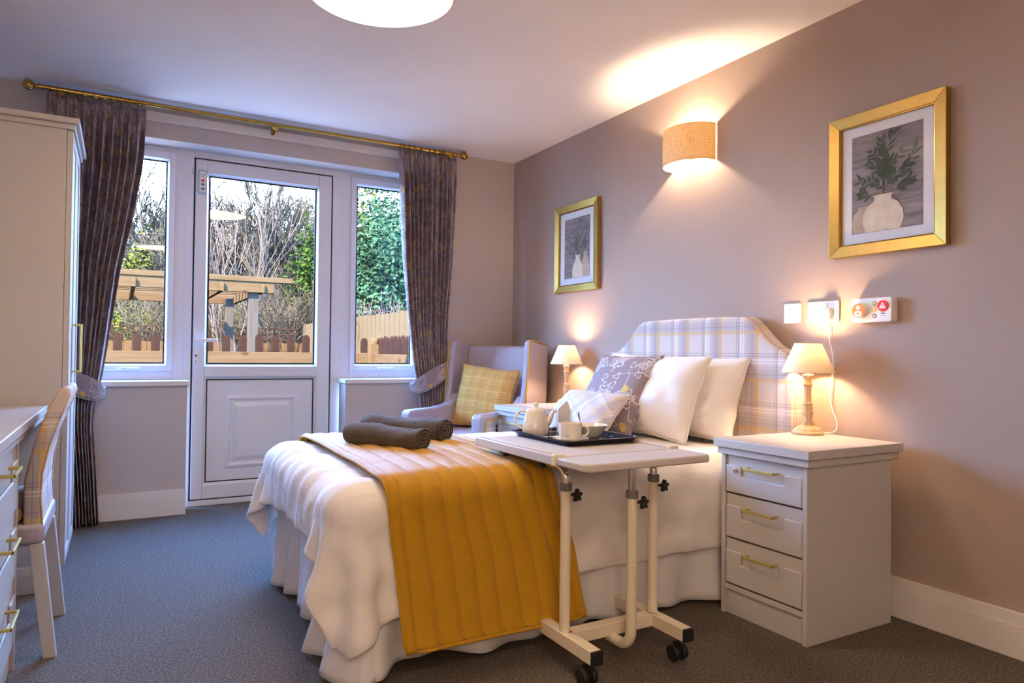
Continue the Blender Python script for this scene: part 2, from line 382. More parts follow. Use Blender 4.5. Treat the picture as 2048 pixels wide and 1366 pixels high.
def floral(name, base, line, yel, dark, scale=1.0):
    t = NT(name, 0.8, 0, 0.25); uv = t.n('ShaderNodeVectorMath', {0: t.coord('UV'), 1: (scale, scale, 1)}, operation='MULTIPLY').outputs[0]
    wob = t.n('ShaderNodeTexNoise', {'Vector': uv, 'Scale': 30, 'Detail': 1})
    off = t.n('ShaderNodeVectorMath', {0: wob.outputs['Color'], 1: (0.5, 0.5, 0.5)}, operation='SUBTRACT').outputs[0]
    p = t.n('ShaderNodeVectorMath', {0: off, 1: (0.006, 0.006, 0), 2: uv}, operation='MULTIPLY_ADD').outputs[0]
    def cells(sc, shift, rnd):
        q = t.n('ShaderNodeVectorMath', {0: p, 1: shift}, operation='ADD').outputs[0]
        v = t.n('ShaderNodeTexVoronoi', {'Vector': q, 'Scale': sc, 'Randomness': rnd}, voronoi_dimensions='2D')
        d = t.n('ShaderNodeVectorMath', {0: q, 1: v.outputs['Position']}, operation='SUBTRACT').outputs[0]
        s = t.n('ShaderNodeSeparateXYZ', {0: d}); k = t.n('ShaderNodeSeparateColor', {0: v.outputs['Color']})
        r = t.n('ShaderNodeVectorMath', {0: d}, operation='LENGTH').outputs['Value']
        th = t.math('ADD', t.math('ARCTAN2', s.outputs[1], s.outputs[0]), t.math('MULTIPLY', k.outputs[1], 6.28))
        return r, th, k
    inside = lambda a, b: t.math('LESS_THAN', a, b)
    # big line-drawn flowers
    r, th, k = cells(8.5, (0, 0, 0), 0.75)
    R = t.math('MULTIPLY_ADD', t.math('COSINE', t.math('MULTIPLY', th, 7)), 0.006, 0.036)
    ring1 = inside(t.math('ABSOLUTE', t.math('SUBTRACT', r, R)), 0.0022)
    R2 = t.math('MULTIPLY_ADD', t.math('COSINE', t.math('MULTIPLY', th, 9)), 0.003, 0.022)
    ring2 = inside(t.math('ABSOLUTE', t.math('SUBTRACT', r, R2)), 0.0020)
    spokes = t.math('MULTIPLY', t.math('GREATER_THAN', t.math('SINE', t.math('MULTIPLY', th, 26)), 0.45),
                    t.math('MULTIPLY', inside(r, t.math('MULTIPLY', R, 0.92)), t.math('GREATER_THAN', r, t.math('MULTIPLY', R2, 1.12))))
    seeds = t.math('MULTIPLY', inside(r, t.math('MULTIPLY', R2, 0.8)), t.math('GREATER_THAN', t.math('SINE', t.math('MULTIPLY', r, 1500)), 0.35))
    dk = t.math('MULTIPLY', inside(t.math('ABSOLUTE', t.math('SUBTRACT', r, t.math('MULTIPLY', R, 0.82))), 0.0028), t.math('GREATER_THAN', t.math('SINE', t.math('MULTIPLY_ADD', th, 3, 1)), 0.1))
    # sprig leaves
    r3, th3, k3 = cells(17, (3.3, 1.7, 0), 0.9)
    R3 = t.math('MULTIPLY', t.math('POWER', t.math('ABSOLUTE', t.math('COSINE', t.math('MULTIPLY', th3, 1.5))), 0.5), 0.017)
    leaf = t.math('MULTIPLY', t.math('MULTIPLY', inside(r3, R3), t.math('GREATER_THAN', r3, t.math('MULTIPLY', R3, 0.72))), t.math('GREATER_THAN', k3.outputs[0], 0.25))
    # vines
    vn = t.n('ShaderNodeTexVoronoi', {'Vector': p, 'Scale': 13}, voronoi_dimensions='2D', feature='DISTANCE_TO_EDGE').outputs['Distance']
    vine = t.math('MULTIPLY', inside(vn, 0.018), t.math('GREATER_THAN', t.noise(uv, 9, 1), 0.5))
    # yellow blossoms
    r4, th4, k4 = cells(7.2, (7.1, 4.4, 0), 0.9)
    R4 = t.math('MULTIPLY_ADD', t.math('COSINE', t.math('MULTIPLY', th4, 8)), 0.0012, 0.0150)
    yl = t.math('MULTIPLY', inside(r4, R4), t.math('GREATER_THAN', k4.outputs[2], 0.35))
    white = t.math('MAXIMUM', t.math('MAXIMUM', t.math('MAXIMUM', ring1, ring2), t.math('MAXIMUM', spokes, seeds)), t.math('MAXIMUM', leaf, vine))
    c = t.mix(t.math('MULTIPLY', white, 0.8), base, line)
    c = t.mix(t.math('MULTIPLY', dk, 0.8), c, dark)
    c = t.mix(t.math('MULTIPLY', yl, t.math('MULTIPLY_ADD', t.math('GREATER_THAN', t.math('SINE', t.math('MULTIPLY', th4, 12)), 0.3), 0.25, 0.7)), c, yel)
    t.col(c); t.bump(t.noise(t.mapping(t.coord('UV'), (700, 700, 1)), 1, 1), 0.1, 0.001)
    return t.m
M_floral = floral('mauve_floral_curtain', lin(140, 122, 124), lin(204, 186, 178), lin(214, 164, 62), lin(62, 52, 58))
M_floral2 = floral('mauve_floral_cushion', lin(150, 132, 136), lin(226, 214, 208), lin(222, 190, 92), lin(70, 60, 72), scale=0.72)

def glassmat(name, tint=(0.985, 0.99, 0.99), refl=1.0):
    t = NT(name); nt = t.t
    tr = t.n('ShaderNodeBsdfTransparent', {0: tint}); gl = t.n('ShaderNodeBsdfGlossy', {0: (1, 1, 1), 'Roughness': 0.01})
    fc = t.n('ShaderNodeLayerWeight', {0: 0.5}).outputs['Facing']
    fr = t.math('MULTIPLY', t.math('MULTIPLY_ADD', t.math('POWER', fc, 5.0), 0.96, 0.04), refl, clamp=True)
    mx = t.n('ShaderNodeMixShader', {0: fr})
    nt.links.new(tr.outputs[0], mx.inputs[1]); nt.links.new(gl.outputs[0], mx.inputs[2]); nt.links.new(mx.outputs[0], t.out.inputs[0]); return t.m
M_pane = glassmat('window_glass', refl=0.55)
M_tumbler = glassmat('tumbler_glass', (0.98, 0.985, 0.99), 1.2)
M_picglass = glassmat('anti_glare_picture_glass', refl=0.03)
def emit(name, color, strength):
    t = NT(name); e = t.n('ShaderNodeEmission', {0: color, 1: strength}); t.t.links.new(e.outputs[0], t.out.inputs[0]); return t.m
M_diff = emit('lit_opal_diffuser', (1.0, 0.80, 0.60), 16.0)
M_fillshade = emit('fill_lamp_glow', (1.0, 0.79, 0.58), 11.0)  # glow of the unseen fill lamp added behind the viewpoint
def bulbmat(name, strength, color=(1.0, 0.66, 0.36)): return emit(name, color, strength)

# ================================================================== STRUCTURE
XR, YW, H = 2.5647, 4.5466, 2.4          # right wall, window wall, ceiling
XL, YB, YD = -0.84, -1.6, 4.736          # left wall, back wall, door plane
RL, RR = -0.34, 1.93                     # reveal sides
ZT, ZS = 2.205, 0.787                    # reveal head, sill top
struct('floor', MB().box(XL-0.1, XR+0.1, YB-0.1, 4.80, -0.12, 0), M_carpet)
struct('ceiling', MB().box(XL-0.1, XR+0.1, YB-0.1, 4.86, H, H+0.12), M_ceil)
struct('wall_right', MB().box(XR, XR+0.12, YB-0.1, 4.86, 0, H), M_accent)
struct('wall_left', MB().box(XL-0.12, XL, YB-0.1, 4.86, 0, H), M_wall)
struct('wall_back', MB().box(XL, XR, YB-0.12, YB, 0, H), M_wall)
wl = MB(); wl.box(XL, RL, YW, 4.86, 0, H).box(RR, XR, YW, 4.86, 0, H).box(RL, RR, YW, 4.86, ZT, H)
wl.box(RL, 0.352, YW, 4.70, 0, ZS-0.03).box(1.303, RR, YW, 4.70, 0, ZS-0.03)
struct('wall_window', wl, M_wall)
# skirting boards
def skirting(name, pts):
    o = MB()
    for (x0, x1, y0, y1, nx, ny) in pts:
        o.box(x0, x1, y0, y1, 0, 0.105)
        o.box(x0-(0.0 if nx == 0 else 0), x1, y0, y1, 0.105, 0.108)
        if nx: o.box(x1-0.014, x1, y0, y1, 0.108, 0.148)
        else: o.box(x0, x1, y1-0.014, y1, 0.108, 0.148)
    return struct(name, o, M_trim, bevel=0.003)
skirting('baseboard_right', [(XR-0.018, XR, YB, YW, 1, 0)])
skirting('baseboard_window', [(XL, 0.354, YW-0.018, YW, 0, 1), (1.301, XR-0.018, YW-0.018, YW, 0, 1)])
# curtain batten under the ceiling
struct('trim_1', MB().box(-0.33, 2.03, YW-0.022, YW, 2.300, 2.352), M_trim, bevel=0.003)
# sills
for nm, a, b in (('trim_2', RL, 0.362), ('trim_3', 1.293, RR)):
    struct(nm, MB().box(a, b, YW-0.022, YD, ZS-0.03, ZS), M_trim, bevel=0.006, seg=3)

# ---- door and side windows (white plastic frames)
def frame_ring(mb, x0, x1, z0, z1, w, y0, y1, wb=None, wt=None):
    wb = w if wb is None else wb; wt = w if wt is None else wt
    mb.box(x0, x0+w, y0, y1, z0, z1).box(x1-w, x1, y0, y1, z0, z1)
    mb.box(x0+w, x1-w, y0, y1, z1-wt, z1).box(x0+w, x1-w, y0, y1, z0, z0+wb); return mb
door = empty_struct('door_1', (0, 0, 0))
DX0, DX1, DZ0, DZ1 = 0.392, 1.239, 0.042, 2.160
fm = MB(); fm.box(0.337, DX0-0.009, YD-0.012, YD+0.07, 0, 2.213).box(DX1+0.009, 1.317, YD-0.012, YD+0.07, 0, 2.213)
fm.box(DX0-0.009, DX1+0.009, YD-0.012, YD+0.07, DZ1+0.009, 2.213).box(DX0-0.009, DX1+0.009, YD-0.012, YD+0.07, 0, DZ0-0.008)
fm.build('door_frame', M_upvc, door, bevel=0.003)
sg = MB(); frame_ring(sg, DX0-0.010, DX1+0.010, DZ0-0.010, DZ1+0.010, 0.014, YD+0.004, YD+0.03); sg.build('rubber_seal', M_gap, door)
leaf = MB(); gx0, gx1 = 0.459, 1.154
y0, y1 = YD-0.014, YD+0.055
leaf.box(DX0, gx0, y0, y1, DZ0, DZ1).box(gx1, DX1, y0, y1, DZ0, DZ1)
leaf.box(gx0, gx1, y0, y1, 2.080, DZ1).box(gx0, gx1, y0, y1, 0.802, 0.868).box(gx0, gx1, y0, y1, DZ0, 0.126)
leaf.build('door_leaf', M_upvc, door, bevel=0.004)
bead = MB()
def bead_ring(mb, x0, x1, z0, z1, yf, yb, w):   # sloping glazing bead
    o = [(x0, z0), (x1, z0), (x1, z1), (x0, z1)]; i = [(x0+w, z0+w), (x1-w, z0+w), (x1-w, z1-w), (x0+w, z1-w)]
    vs = [(a, yf, b) for a, b in o]+[(a, yb, b) for a, b in i]
    mb.add(vs, [(k, (k+1) % 4, 4+(k+1) % 4, 4+k) for k in range(4)]); return mb
bead_ring(bead, gx0, gx1, 0.868, 2.080, YD-0.013, YD+0.012, 0.014); bead.build('glazing_bead', M_upvc, door)
g2 = MB(); frame_ring(g2, gx0+0.011, gx1-0.011, 0.879, 2.069, 0.011, YD+0.009, YD+0.014); g2.build('glazing_gasket', M_gap, door)
MB().box(gx0, gx1, YD+0.014, YD+0.018, 0.868, 2.080).build('pane', M_pane, door)
# lower panel: sloped bead, recessed flat, raised moulded rectangle
bd = MB(); bead_ring(bd, gx0, gx1, 0.126, 0.802, YD-0.013, YD+0.004, 0.018); bd.build('panel_bead', M_upvc, door)
g3 = MB(); frame_ring(g3, gx0+0.015, gx1-0.015, 0.141, 0.787, 0.007, YD-0.0005, YD+0.0042); g3.build('panel_gasket', M_gap, door)
MB().box(gx0, gx1, YD+0.004, YD+0.03, 0.126, 0.802).build('lower_panel', M_upvc, door)
em = MB(); ex0, ex1, ez0, ez1 = 0.587, 1.033, 0.222, 0.684
prof = [(0.0, 0.004), (0.006, -0.006), (0.020, -0.010), (0.030, -0.004), (0.034, 0.002), (0.044, 0.003), (0.072, -0.008)]
rings = [[(ex0+d, YD+h, ez0+d), (ex1-d, YD+h, ez0+d), (ex1-d, YD+h, ez1-d), (ex0+d, YD+h, ez1-d)] for d, h in prof]
vs = [p for r in rings for p in r]; fs = []
for i in range(len(prof)-1):
    for k in range(4): fs.append((i*4+k, i*4+(k+1) % 4, (i+1)*4+(k+1) % 4, (i+1)*4+k))
fs.append(tuple(range(len(vs)-4, len(vs)))); em.add(vs, fs); em.build('raised_moulding', M_upvc, door)
# handle set
h = MB(); h.prism(rrect(0.396, 0.424, 0.885, 1.110, 0.012), 'y', YD-0.022, YD-0.014); hp = h.build('handle_plate', M_plastic, door, smooth=40, bevel=0.002)
l = MB(); l.tube([(0.410, YD-0.02, 1.030), (0.410, YD-0.062, 1.030)], 0.010, 12).box(0.402, 0.528, YD-0.072, YD-0.058, 1.020, 1.040)
l.build('lever', M_plastic, hp, smooth=40, bevel=0.004)
MB().tube([(0.410, YD-0.027, 0.935), (0.410, YD-0.020, 0.935)], 0.007, 12).build('keyhole', M_brass, hp, smooth=40)
for z in (1.095, 0.898): MB().tube([(0.410, YD-0.0245, z), (0.410, YD-0.020, z)], 0.004, 10).build('screw', M_silver, hp)
# contact magnet for the alarm, on the frame
cm = MB(); cm.box(0.372, 0.383, YD-0.022, YD-0.012, 2.06, 2.10); cm.build('magnet_contact', M_pgrey, door, bevel=0.002)

def side_window(name, x0, x1, hinge_right, hx):
    w = empty_struct(name)
    z0, z1 = ZS, 2.213
    f = MB(); frame_ring(f, x0, x1, z0, z1, 0.06, YD-0.010, YD+0.06, wb=0.052, wt=0.040); f.build('window_frame', M_upvc, w, bevel=0.003)
    s = MB(); sx0, sx1, sz0, sz1 = x0+0.058, x1-0.058, 0.839, 2.176
    g0, g1, gz0, gz1 = sx0+0.040, sx1-0.040, 0.880, 2.126
    frame_ring(s, sx0, sx1, sz0, sz1, 0.036, YD-0.026, YD+0.04, wb=0.036, wt=0.044); s.build('sash', M_upvc, w, bevel=0.004)
    b = MB(); bead_ring(b, sx0+0.036, sx1-0.036, sz0+0.036, sz1-0.044, YD-0.024, YD+0.010, 0.010); b.build('glazing_bead', M_upvc, w)
    k = MB(); frame_ring(k, sx0+0.043, sx1-0.043, sz0+0.043, sz1-0.051, 0.010, YD+0.007, YD+0.012); k.build('glazing_gasket', M_gap, w)
    MB().box(sx0+0.03, sx1-0.03, YD+0.012, YD+0.016, sz0+0.03, sz1-0.03).build('pane', M_pane, w)
    hd = MB(); hd.box(hx-0.035, hx+0.035, YD-0.036, YD-0.026, 0.846, 0.862).box(hx-0.02, hx+0.085, YD-0.046, YD-0.034, 0.851, 0.863)
    hdl = hd.build('window_handle', M_plastic, w, bevel=0.004, seg=3)
    MB().tube([(hx, YD-0.048, 0.856), (hx, YD-0.045, 0.856)], 0.003, 8).build('key_lock', M_dark, hdl)
    return w
side_window('window_1', RL, 0.338, True, 0.02)
side_window('window_2', 1.316, RR, False, 1.60)
mull = MB(); mull.box(0.330, 0.340, YD-0.006, YD+0.05, ZS, 2.213).box(1.314, 1.320, YD-0.006, YD+0.05, ZS, 2.213)
struct('trim_4', mull, M_upvc)

# door alarm box
al = thing('door_alarm', 'small grey battery door alarm with red and green buttons on the door corner', 'alarm', (0.430, YD-0.014, 2.016))
MB().prism(rrect(-0.026, 0.026, -0.075, 0.075, 0.006), 'y', -0.026, 0).build('case', M_pgrey, al, bevel=0.003, smooth=40)
lp = MB().prism(rrect(-0.018, 0.018, -0.062, 0.062, 0.003), 'y', -0.0275, -0.0255).build('front_label', M_plastic, al)
for z, m in ((0.005, M_red), (-0.018, M_green), (-0.046, M_dark)):
    MB().prism([(x*1.3, zz+z) for x, zz in circ(0, 0, 0.008, 16)], 'y', -0.0295, -0.027).build('button', m, al, bevel=0.0008)
MB().prism([(x, z-0.046) for x, z in circ(0, 0, 0.004, 12)], 'y', -0.0302, -0.029).build('button_center', M_pgrey, al)
hs = MB()   # little house outline with a waving sign
for a, b in (((-0.014, 0.030), (-0.014, 0.040)), ((-0.014, 0.030), (0.002, 0.030)), ((0.002, 0.030), (0.002, 0.040)), ((-0.017, 0.038), (-0.006, 0.048)), ((-0.006, 0.048), (0.004, 0.038))):
    hs.tube([(a[0], -0.0278, a[1]), (b[0], -0.0278, b[1])], 0.0009, 5)
hs.build('house_symbol', M_dark, lp)
ws = MB()
for r in (0.004, 0.008): ws.tube([(0.006+r*math.cos(t), -0.0278, 0.042+r*math.sin(t)) for t in np.linspace(-0.6, 1.2, 6)], 0.0009, 5)
ws.build('wave_symbol', plain('teal_print', lin(50, 120, 150), 0.6, var=0.05), lp)

# ------------------------------------------------------------------ OUTSIDE
def at(px, D, z=0.0):
    lat = (px-1024)/FPX*D; f2 = Vector((_f.x, _f.y)); r2 = Vector((_r.x, _r.y))
    p = f2*D+r2*lat; return (p.x, p.y, z)
GZ = -0.15
struct('lawn', MB().box(-30, 40, 4.87, 70, GZ-0.2, GZ), M_lawn)
struct('bounce_paving', MB().box(-6, 9, 4.87, 7.2, GZ, GZ+0.04), M_bounce)  # unseen slab added to bounce sky light up to reveal and ceiling
# picket fences
pk = MB(); pk.prism([(-0.038, 0), (0.038, 0), (0.038, 1.235)]+[(0.038*math.cos(t), 1.235+0.042*math.sin(t)) for t in np.linspace(0.4, PI-0.4, 6)]+[(-0.038, 1.235)], 'y', -0.009, 0.009)
fa = thing('picket_fence', 'low brown picket fence with round tops running across the garden beyond the door', 'fence', (-1.6, 7.5, GZ))
p0 = None; n = 0
for i in range(26):
    x = i*0.158
    if p0 is None: p0 = pk.build('picket', M_picket, fa); p0.location = (x, 0, 0)
    else: share(p0, (x, 0, random.uniform(-0.012, 0.012)), fa)
for z in (0.985, 0.25):
    B('rail', M_newwood, fa, -0.1, 4.05, -0.050, -0.012, z, z+0.118, 0.004)
fb = thing('picket_fence', 'short brown picket fence returning towards the house beyond the right window', 'fence', (2.46, 7.42, GZ), -PI/2-0.10)
for i in range(1, 15): share(p0, (i*0.145, 0, random.uniform(-0.012, 0.012)), fb)
for z in (0.985, 0.25): B('rail', M_newwood, fb, 0.1, 2.15, -0.05, -0.012, z, z+0.11, 0.004)
po = MB(); po.box(-0.05, 0.05, -0.05, 0.05, 0, 1.2).lathe([(0.0, 1.27), (0.03, 1.265), (0.045, 1.24), (0.045, 1.2)][::-1], 12)
cp_ = po.build('gate_post', M_newwood); cp_.location = (2.40, 7.30, GZ); tag(cp_, 'short square timber post where the two picket fences meet', 'post')
# tall pale board fence along the right side
fs_ = thing('board_fence', 'tall pale close-boarded fence receding along the right side of the garden', 'fence', (4.05, 6.5, GZ))
bd0 = MB().box(-0.010, 0.010, 0, 0.118, 0, 1.0).build('board', M_fence, fs_); bd0.location = (0, 0, 0); bd0.scale = (1, 1, 1.79)
for i in range(1, 92): share(bd0, (0.008*(i % 2), i*0.125, 0), fs_, scale=(1, 1, 1.79+random.uniform(-0.012, 0.012)))
for z in (0.3, 1.5): B('rail', M_fence, fs_, 0.012, 0.05, 0, 11.5, z, z+0.08, 0.004)
# back fence with trellis
fk = thing('trellis_fence', 'orange board fence topped with brown square trellis behind the pergola', 'fence', (-5.5, 18.2, GZ))
b1 = MB().box(0, 0.145, -0.012, 0.012, 0, 1.34).build('board', M_fence2, fk)
for i in range(1, 62): share(b1, (i*0.155, 0.01*(i % 2), random.uniform(-0.02, 0.0)), fk)
t1 = MB().box(-0.02, 0.02, -0.03, -0.012, 1.32, 1.68).build('trellis_upright', M_trellis, fk)
for i in range(1, 43): share(t1, (i*0.222, 0, 0), fk)
for z in (1.36, 1.50, 1.64): B('trellis_slat', M_trellis, fk, 0, 9.5, -0.045, -0.028, z, z+0.035, 0.003)
# pergola
pg = thing('pergola', 'new timber pergola with flat beams on square posts in the garden', 'pergola', (0, 0, GZ))
zb0, zb1 = 2.06, 2.235
B('beam', M_newwood, pg, -4.2, 2.20, 11.95, 12.02, zb0, zb1, 0.006)
B('beam', M_newwood, pg, -4.2, 2.10, 15.3, 15.37, zb0, zb1, 0.006)
B('top_board', M_newwood, pg, -4.5, 2.50, 11.93, 12.06, zb1, zb1+0.085, 0.006)
for (x, y) in ((1.90, 12.1), (1.93, 15.2), (-1.9, 12.1), (-1.9, 15.2)):
    B('post', M_postwood, pg, x-0.08, x+0.08, y-0.08, y+0.08, 0, zb0+0.1, 0.01)
j0 = None
for i in range(11):
    x = 2.02-i*0.62
    if j0 is None:
        j0 = B('joist', M_newwood, pg, -0.03, 0.03, 11.9, 15.4, zb0+0.0, zb0+0.14, 0.004); j0.location = (x, 0, 0)
    else: share(j0, (x, 0, 0), pg)
s0 = None
for i in range(9):
    y = 12.2+i*0.40
    if s0 is None: s0 = B('roof_slat', M_newwood, pg, -4.3, 2.25, -0.05, 0.05, zb1, zb1+0.03, 0.003); s0.location = (0, y, 0)
    else: share(s0, (0, y, 0), pg)

# ---- planting
def limb(mb, p, d, L, r, lev, rng, spread, up, kids, segs=3, bend=0.25, minr=0.004):
    path = [p]; rad = [r]; q = Vector(p); dd = Vector(d).normalized()
    for i in range(segs):
        dd = (dd+Vector((rng.gauss(0, bend), rng.gauss(0, bend), rng.gauss(0, bend*0.6)+up*0.12))).normalized()
        q = q+dd*(L/segs); path.append(q.copy()); rad.append(max(minr, r*(1-0.45*(i+1)/segs)))
    mb.tube(path, rad, 5 if lev > 2 else 3, cap=False)
    if lev <= 0: return [path[-1]]
    tips = []
    for k in range(kids):
        t = rng.uniform(0.35, 1.0) if k else 1.0
        i = min(segs-1, int(t*segs)); s = path[i].lerp(path[i+1], t*segs-i) if t < 1 else path[-1]
        a = rng.uniform(0, 2*PI); o = Vector((math.cos(a), math.sin(a), rng.uniform(-0.1, 0.5)))
        nd = (dd+o*spread*rng.uniform(0.5, 1.2)+Vector((0, 0, up*0.3))).normalized()
        tips += limb(mb, s, nd, L*rng.uniform(0.55, 0.8), max(minr, rad[i]*0.62), lev-1, rng, spread, up, kids, max(2, segs-1), bend, minr)
    return tips
def leaves(mb, centers, n, spr, size, rng, flat=0.6, asp=0.5):
    for i in range(n):
        c = rng.choice(centers); p = Vector(c)+Vector((rng.gauss(0, spr[0]), rng.gauss(0, spr[1]), rng.gauss(0, spr[2])))
        a = Vector((rng.gauss(0, 1), rng.gauss(0, 1), rng.gauss(0, flat))).normalized(); b = a.orthogonal().normalized()
        b = (b*math.cos(i)+a.cross(b)*math.sin(i)); s = size*rng.uniform(0.6, 1.3)
        mb.add([p-a*s, p-b*s*asp, p+a*s, p+b*s*asp], [(0, 1, 2, 3)])
def tree(name, label, cat, loc, bark, height, lev=4, kids=3, spread=0.7, up=0.4, r=0.12, seed=1, bend=0.16, stems=1, leafmat=None, nleaf=0, lspr=(0.4, 0.4, 0.3), lsize=0.07, group=None, minr=0.006, trunkL=None):
    rng = random.Random(seed); T = thing(name, label, cat, loc, group=group)
    mb = MB(); tips = []
    for k in range(stems):
        a = rng.uniform(0, 2*PI); o = Vector((math.cos(a), math.sin(a), 0))*(0.25*height*0.12 if stems > 1 else 0)
        tilt = Vector((math.cos(a)*0.3*(stems > 1), math.sin(a)*0.3*(stems > 1), 1))
        tips += limb(mb, o+Vector((0, 0, -0.1)), tilt, trunkL or height*0.42, r*rng.uniform(0.7, 1.1), lev, rng, spread, up, kids, 4, bend, minr)
    mb.build('branches', bark, T, smooth=60)
    if nleaf:
        lm = MB(); leaves(lm, tips, nleaf, lspr, lsize, rng); f = lm.build('foliage', leafmat, T); f['kind'] = 'stuff'
    return T
def shrub(name, label, loc, size, mat, n, seed, lsize=0.06, bark=None, group=None, blobs=14, asp=0.5, flat=0.6):
    rng = random.Random(seed); T = thing(name, label, 'shrub', loc, group=group)
    cs = []
    for k in range(blobs):
        a = rng.uniform(0, 2*PI); q = math.sqrt(rng.random())
        cs.append(Vector((size[0]*q*math.cos(a)*0.8, size[1]*q*math.sin(a)*0.8, size[2]*(0.15+0.8*rng.random()*(1-0.5*q)))))
    mb = MB(); leaves(mb, cs, n, (size[0]*0.2, size[1]*0.2, size[2]*0.13), lsize, rng, flat, asp); f = mb.build('foliage', mat, T); f['kind'] = 'stuff'
    st = MB()
    for c in cs: st.tube([(c.x*0.2, c.y*0.2, 0), (c.x*0.7, c.y*0.7, c.z*0.6), tuple(c)], [0.03, 0.02, 0.008], 4, cap=False)
    st.build('stems', bark or M_bark1, T)
    return T
OG = 'garden planting beyond the windows'
for px, D, hh, rr, sd, lb in [
    (438, 24, 9.5, 0.15, 3, 'tall leafless tree with dark forking trunk in the middle of the door glass'),
    (530, 25, 10, 0.17, 11, 'tall leafless tree with twisted trunk rising behind the pergola end'),
    (600, 26, 9.5, 0.14, 21, 'leafless tree crowding the upper right of the door glass'),
    (300, 25, 9.5, 0.14, 31, 'leafless tree against the sky at the top of the left window'),
    (235, 27, 9.0, 0.13, 35, 'leafless tree behind the tan twigs in the left window'),
    (485, 28, 10, 0.14, 36, 'leafless tree between the two tallest trunks, further back'),
    (570, 29, 10, 0.14, 37, 'thin leafless tree far back at the right of the door glass'),
    (395, 28, 10, 0.14, 38, 'leafless tree far back beside the door hinge side'),
    (700, 27, 9.5, 0.13, 39, 'leafless tree far back between door and right window')]:
    tree('bare_tree', lb, 'tree', at(px, D, GZ), M_bark1, hh, 5, 4, 0.62, 0.42, rr, sd, 0.17, minr=0.014, trunkL=hh*0.30)
tree('pale_sapling', 'slender pale pinkish multi-stemmed sapling lit by sun above the pergola', 'tree', at(468, 16.5, GZ), M_bark3, 5.4, 3, 3, 0.42, 0.8, 0.035, 5, 0.08, stems=3, minr=0.009)
tree('pale_sapling', 'thin pale sapling at the left edge of the door glass', 'tree', at(424, 17, GZ), M_bark3, 5.0, 3, 3, 0.4, 0.8, 0.03, 8, 0.08, stems=2, minr=0.008)
for k, (px, D, hh, sd, lb) in enumerate([(560, 19, 3.6, 41, 'tangled tan leafless shrub right of the pergola post'), (610, 19.5, 3.8, 42, 'tangled tan leafless shrub against the door glass right edge'), (520, 20, 4.4, 43, 'tangled tan leafless shrub behind the pergola beam end'),
                                     (640, 20.5, 4.2, 44, 'tangled tan leafless shrub hidden partly by the door frame'), (575, 21, 5.2, 45, 'tall tan leafless thicket in the middle distance'), (275, 20, 4.6, 46, 'tan leafless thicket in the left window'), (320, 21, 5.0, 47, 'tan leafless thicket beside the left mullion'), (445, 21, 4.4, 48, 'tan leafless thicket behind the pale sapling')]):
    tree('twiggy_shrub', lb, 'shrub', at(px, D, GZ), M_bark2, hh, 3, 4, 0.85, 0.3, 0.03, sd, 0.22, stems=6, minr=0.006, trunkL=hh*0.36)
tree('pale_twiggy_shrub', 'pale bleached leafless bush above the fence in the right window', 'shrub', at(745, 14.5, GZ), M_bark3, 2.9, 3, 4, 0.75, 0.4, 0.022, 61, 0.2, stems=7, minr=0.006, trunkL=1.05)
tree('pale_twiggy_shrub', 'pale bleached leafless bush beside the right curtain', 'shrub', at(800, 14.5, GZ), M_bark3, 2.6, 3, 4, 0.8, 0.35, 0.022, 62, 0.2, stems=6, minr=0.006, trunkL=0.95)
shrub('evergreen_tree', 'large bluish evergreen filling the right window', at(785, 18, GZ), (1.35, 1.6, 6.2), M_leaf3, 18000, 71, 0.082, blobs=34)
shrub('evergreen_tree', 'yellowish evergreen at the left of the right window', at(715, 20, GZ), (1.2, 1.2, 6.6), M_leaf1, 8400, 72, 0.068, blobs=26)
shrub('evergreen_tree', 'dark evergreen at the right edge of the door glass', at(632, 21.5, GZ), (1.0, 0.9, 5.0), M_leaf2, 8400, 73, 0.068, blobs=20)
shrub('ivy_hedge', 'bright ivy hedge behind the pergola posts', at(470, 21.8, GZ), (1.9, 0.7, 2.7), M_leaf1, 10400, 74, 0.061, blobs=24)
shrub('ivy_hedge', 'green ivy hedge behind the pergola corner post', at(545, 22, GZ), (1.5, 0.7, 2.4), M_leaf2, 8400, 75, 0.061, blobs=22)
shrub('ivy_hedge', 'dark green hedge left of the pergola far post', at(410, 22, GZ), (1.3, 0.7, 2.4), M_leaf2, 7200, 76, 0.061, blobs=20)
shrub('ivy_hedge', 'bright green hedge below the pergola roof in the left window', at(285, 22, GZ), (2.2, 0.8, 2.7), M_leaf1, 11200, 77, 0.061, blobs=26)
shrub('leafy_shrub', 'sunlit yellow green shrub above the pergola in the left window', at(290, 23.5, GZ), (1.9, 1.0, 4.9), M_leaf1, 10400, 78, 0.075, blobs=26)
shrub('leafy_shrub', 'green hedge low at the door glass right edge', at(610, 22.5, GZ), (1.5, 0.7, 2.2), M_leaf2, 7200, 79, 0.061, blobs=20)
shrub('conifer_belt', 'dark conifer belt far behind the bare trees', at(500, 36, GZ), (10, 1.5, 4.6), M_leaf4, 18000, 80, 0.15, blobs=60)

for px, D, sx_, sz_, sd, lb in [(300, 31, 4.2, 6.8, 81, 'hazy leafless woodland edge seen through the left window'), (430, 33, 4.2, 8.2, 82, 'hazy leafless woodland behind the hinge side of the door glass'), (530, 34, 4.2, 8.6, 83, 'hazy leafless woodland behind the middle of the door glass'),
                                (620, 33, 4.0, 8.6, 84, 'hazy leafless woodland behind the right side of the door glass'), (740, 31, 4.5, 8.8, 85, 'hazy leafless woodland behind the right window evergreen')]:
    shrub('woodland_thicket', lb, at(px, D, GZ), (sx_, 1.6, sz_), M_wood_haze, 11000, sd, 0.26, blobs=70, asp=0.11, flat=1.6)

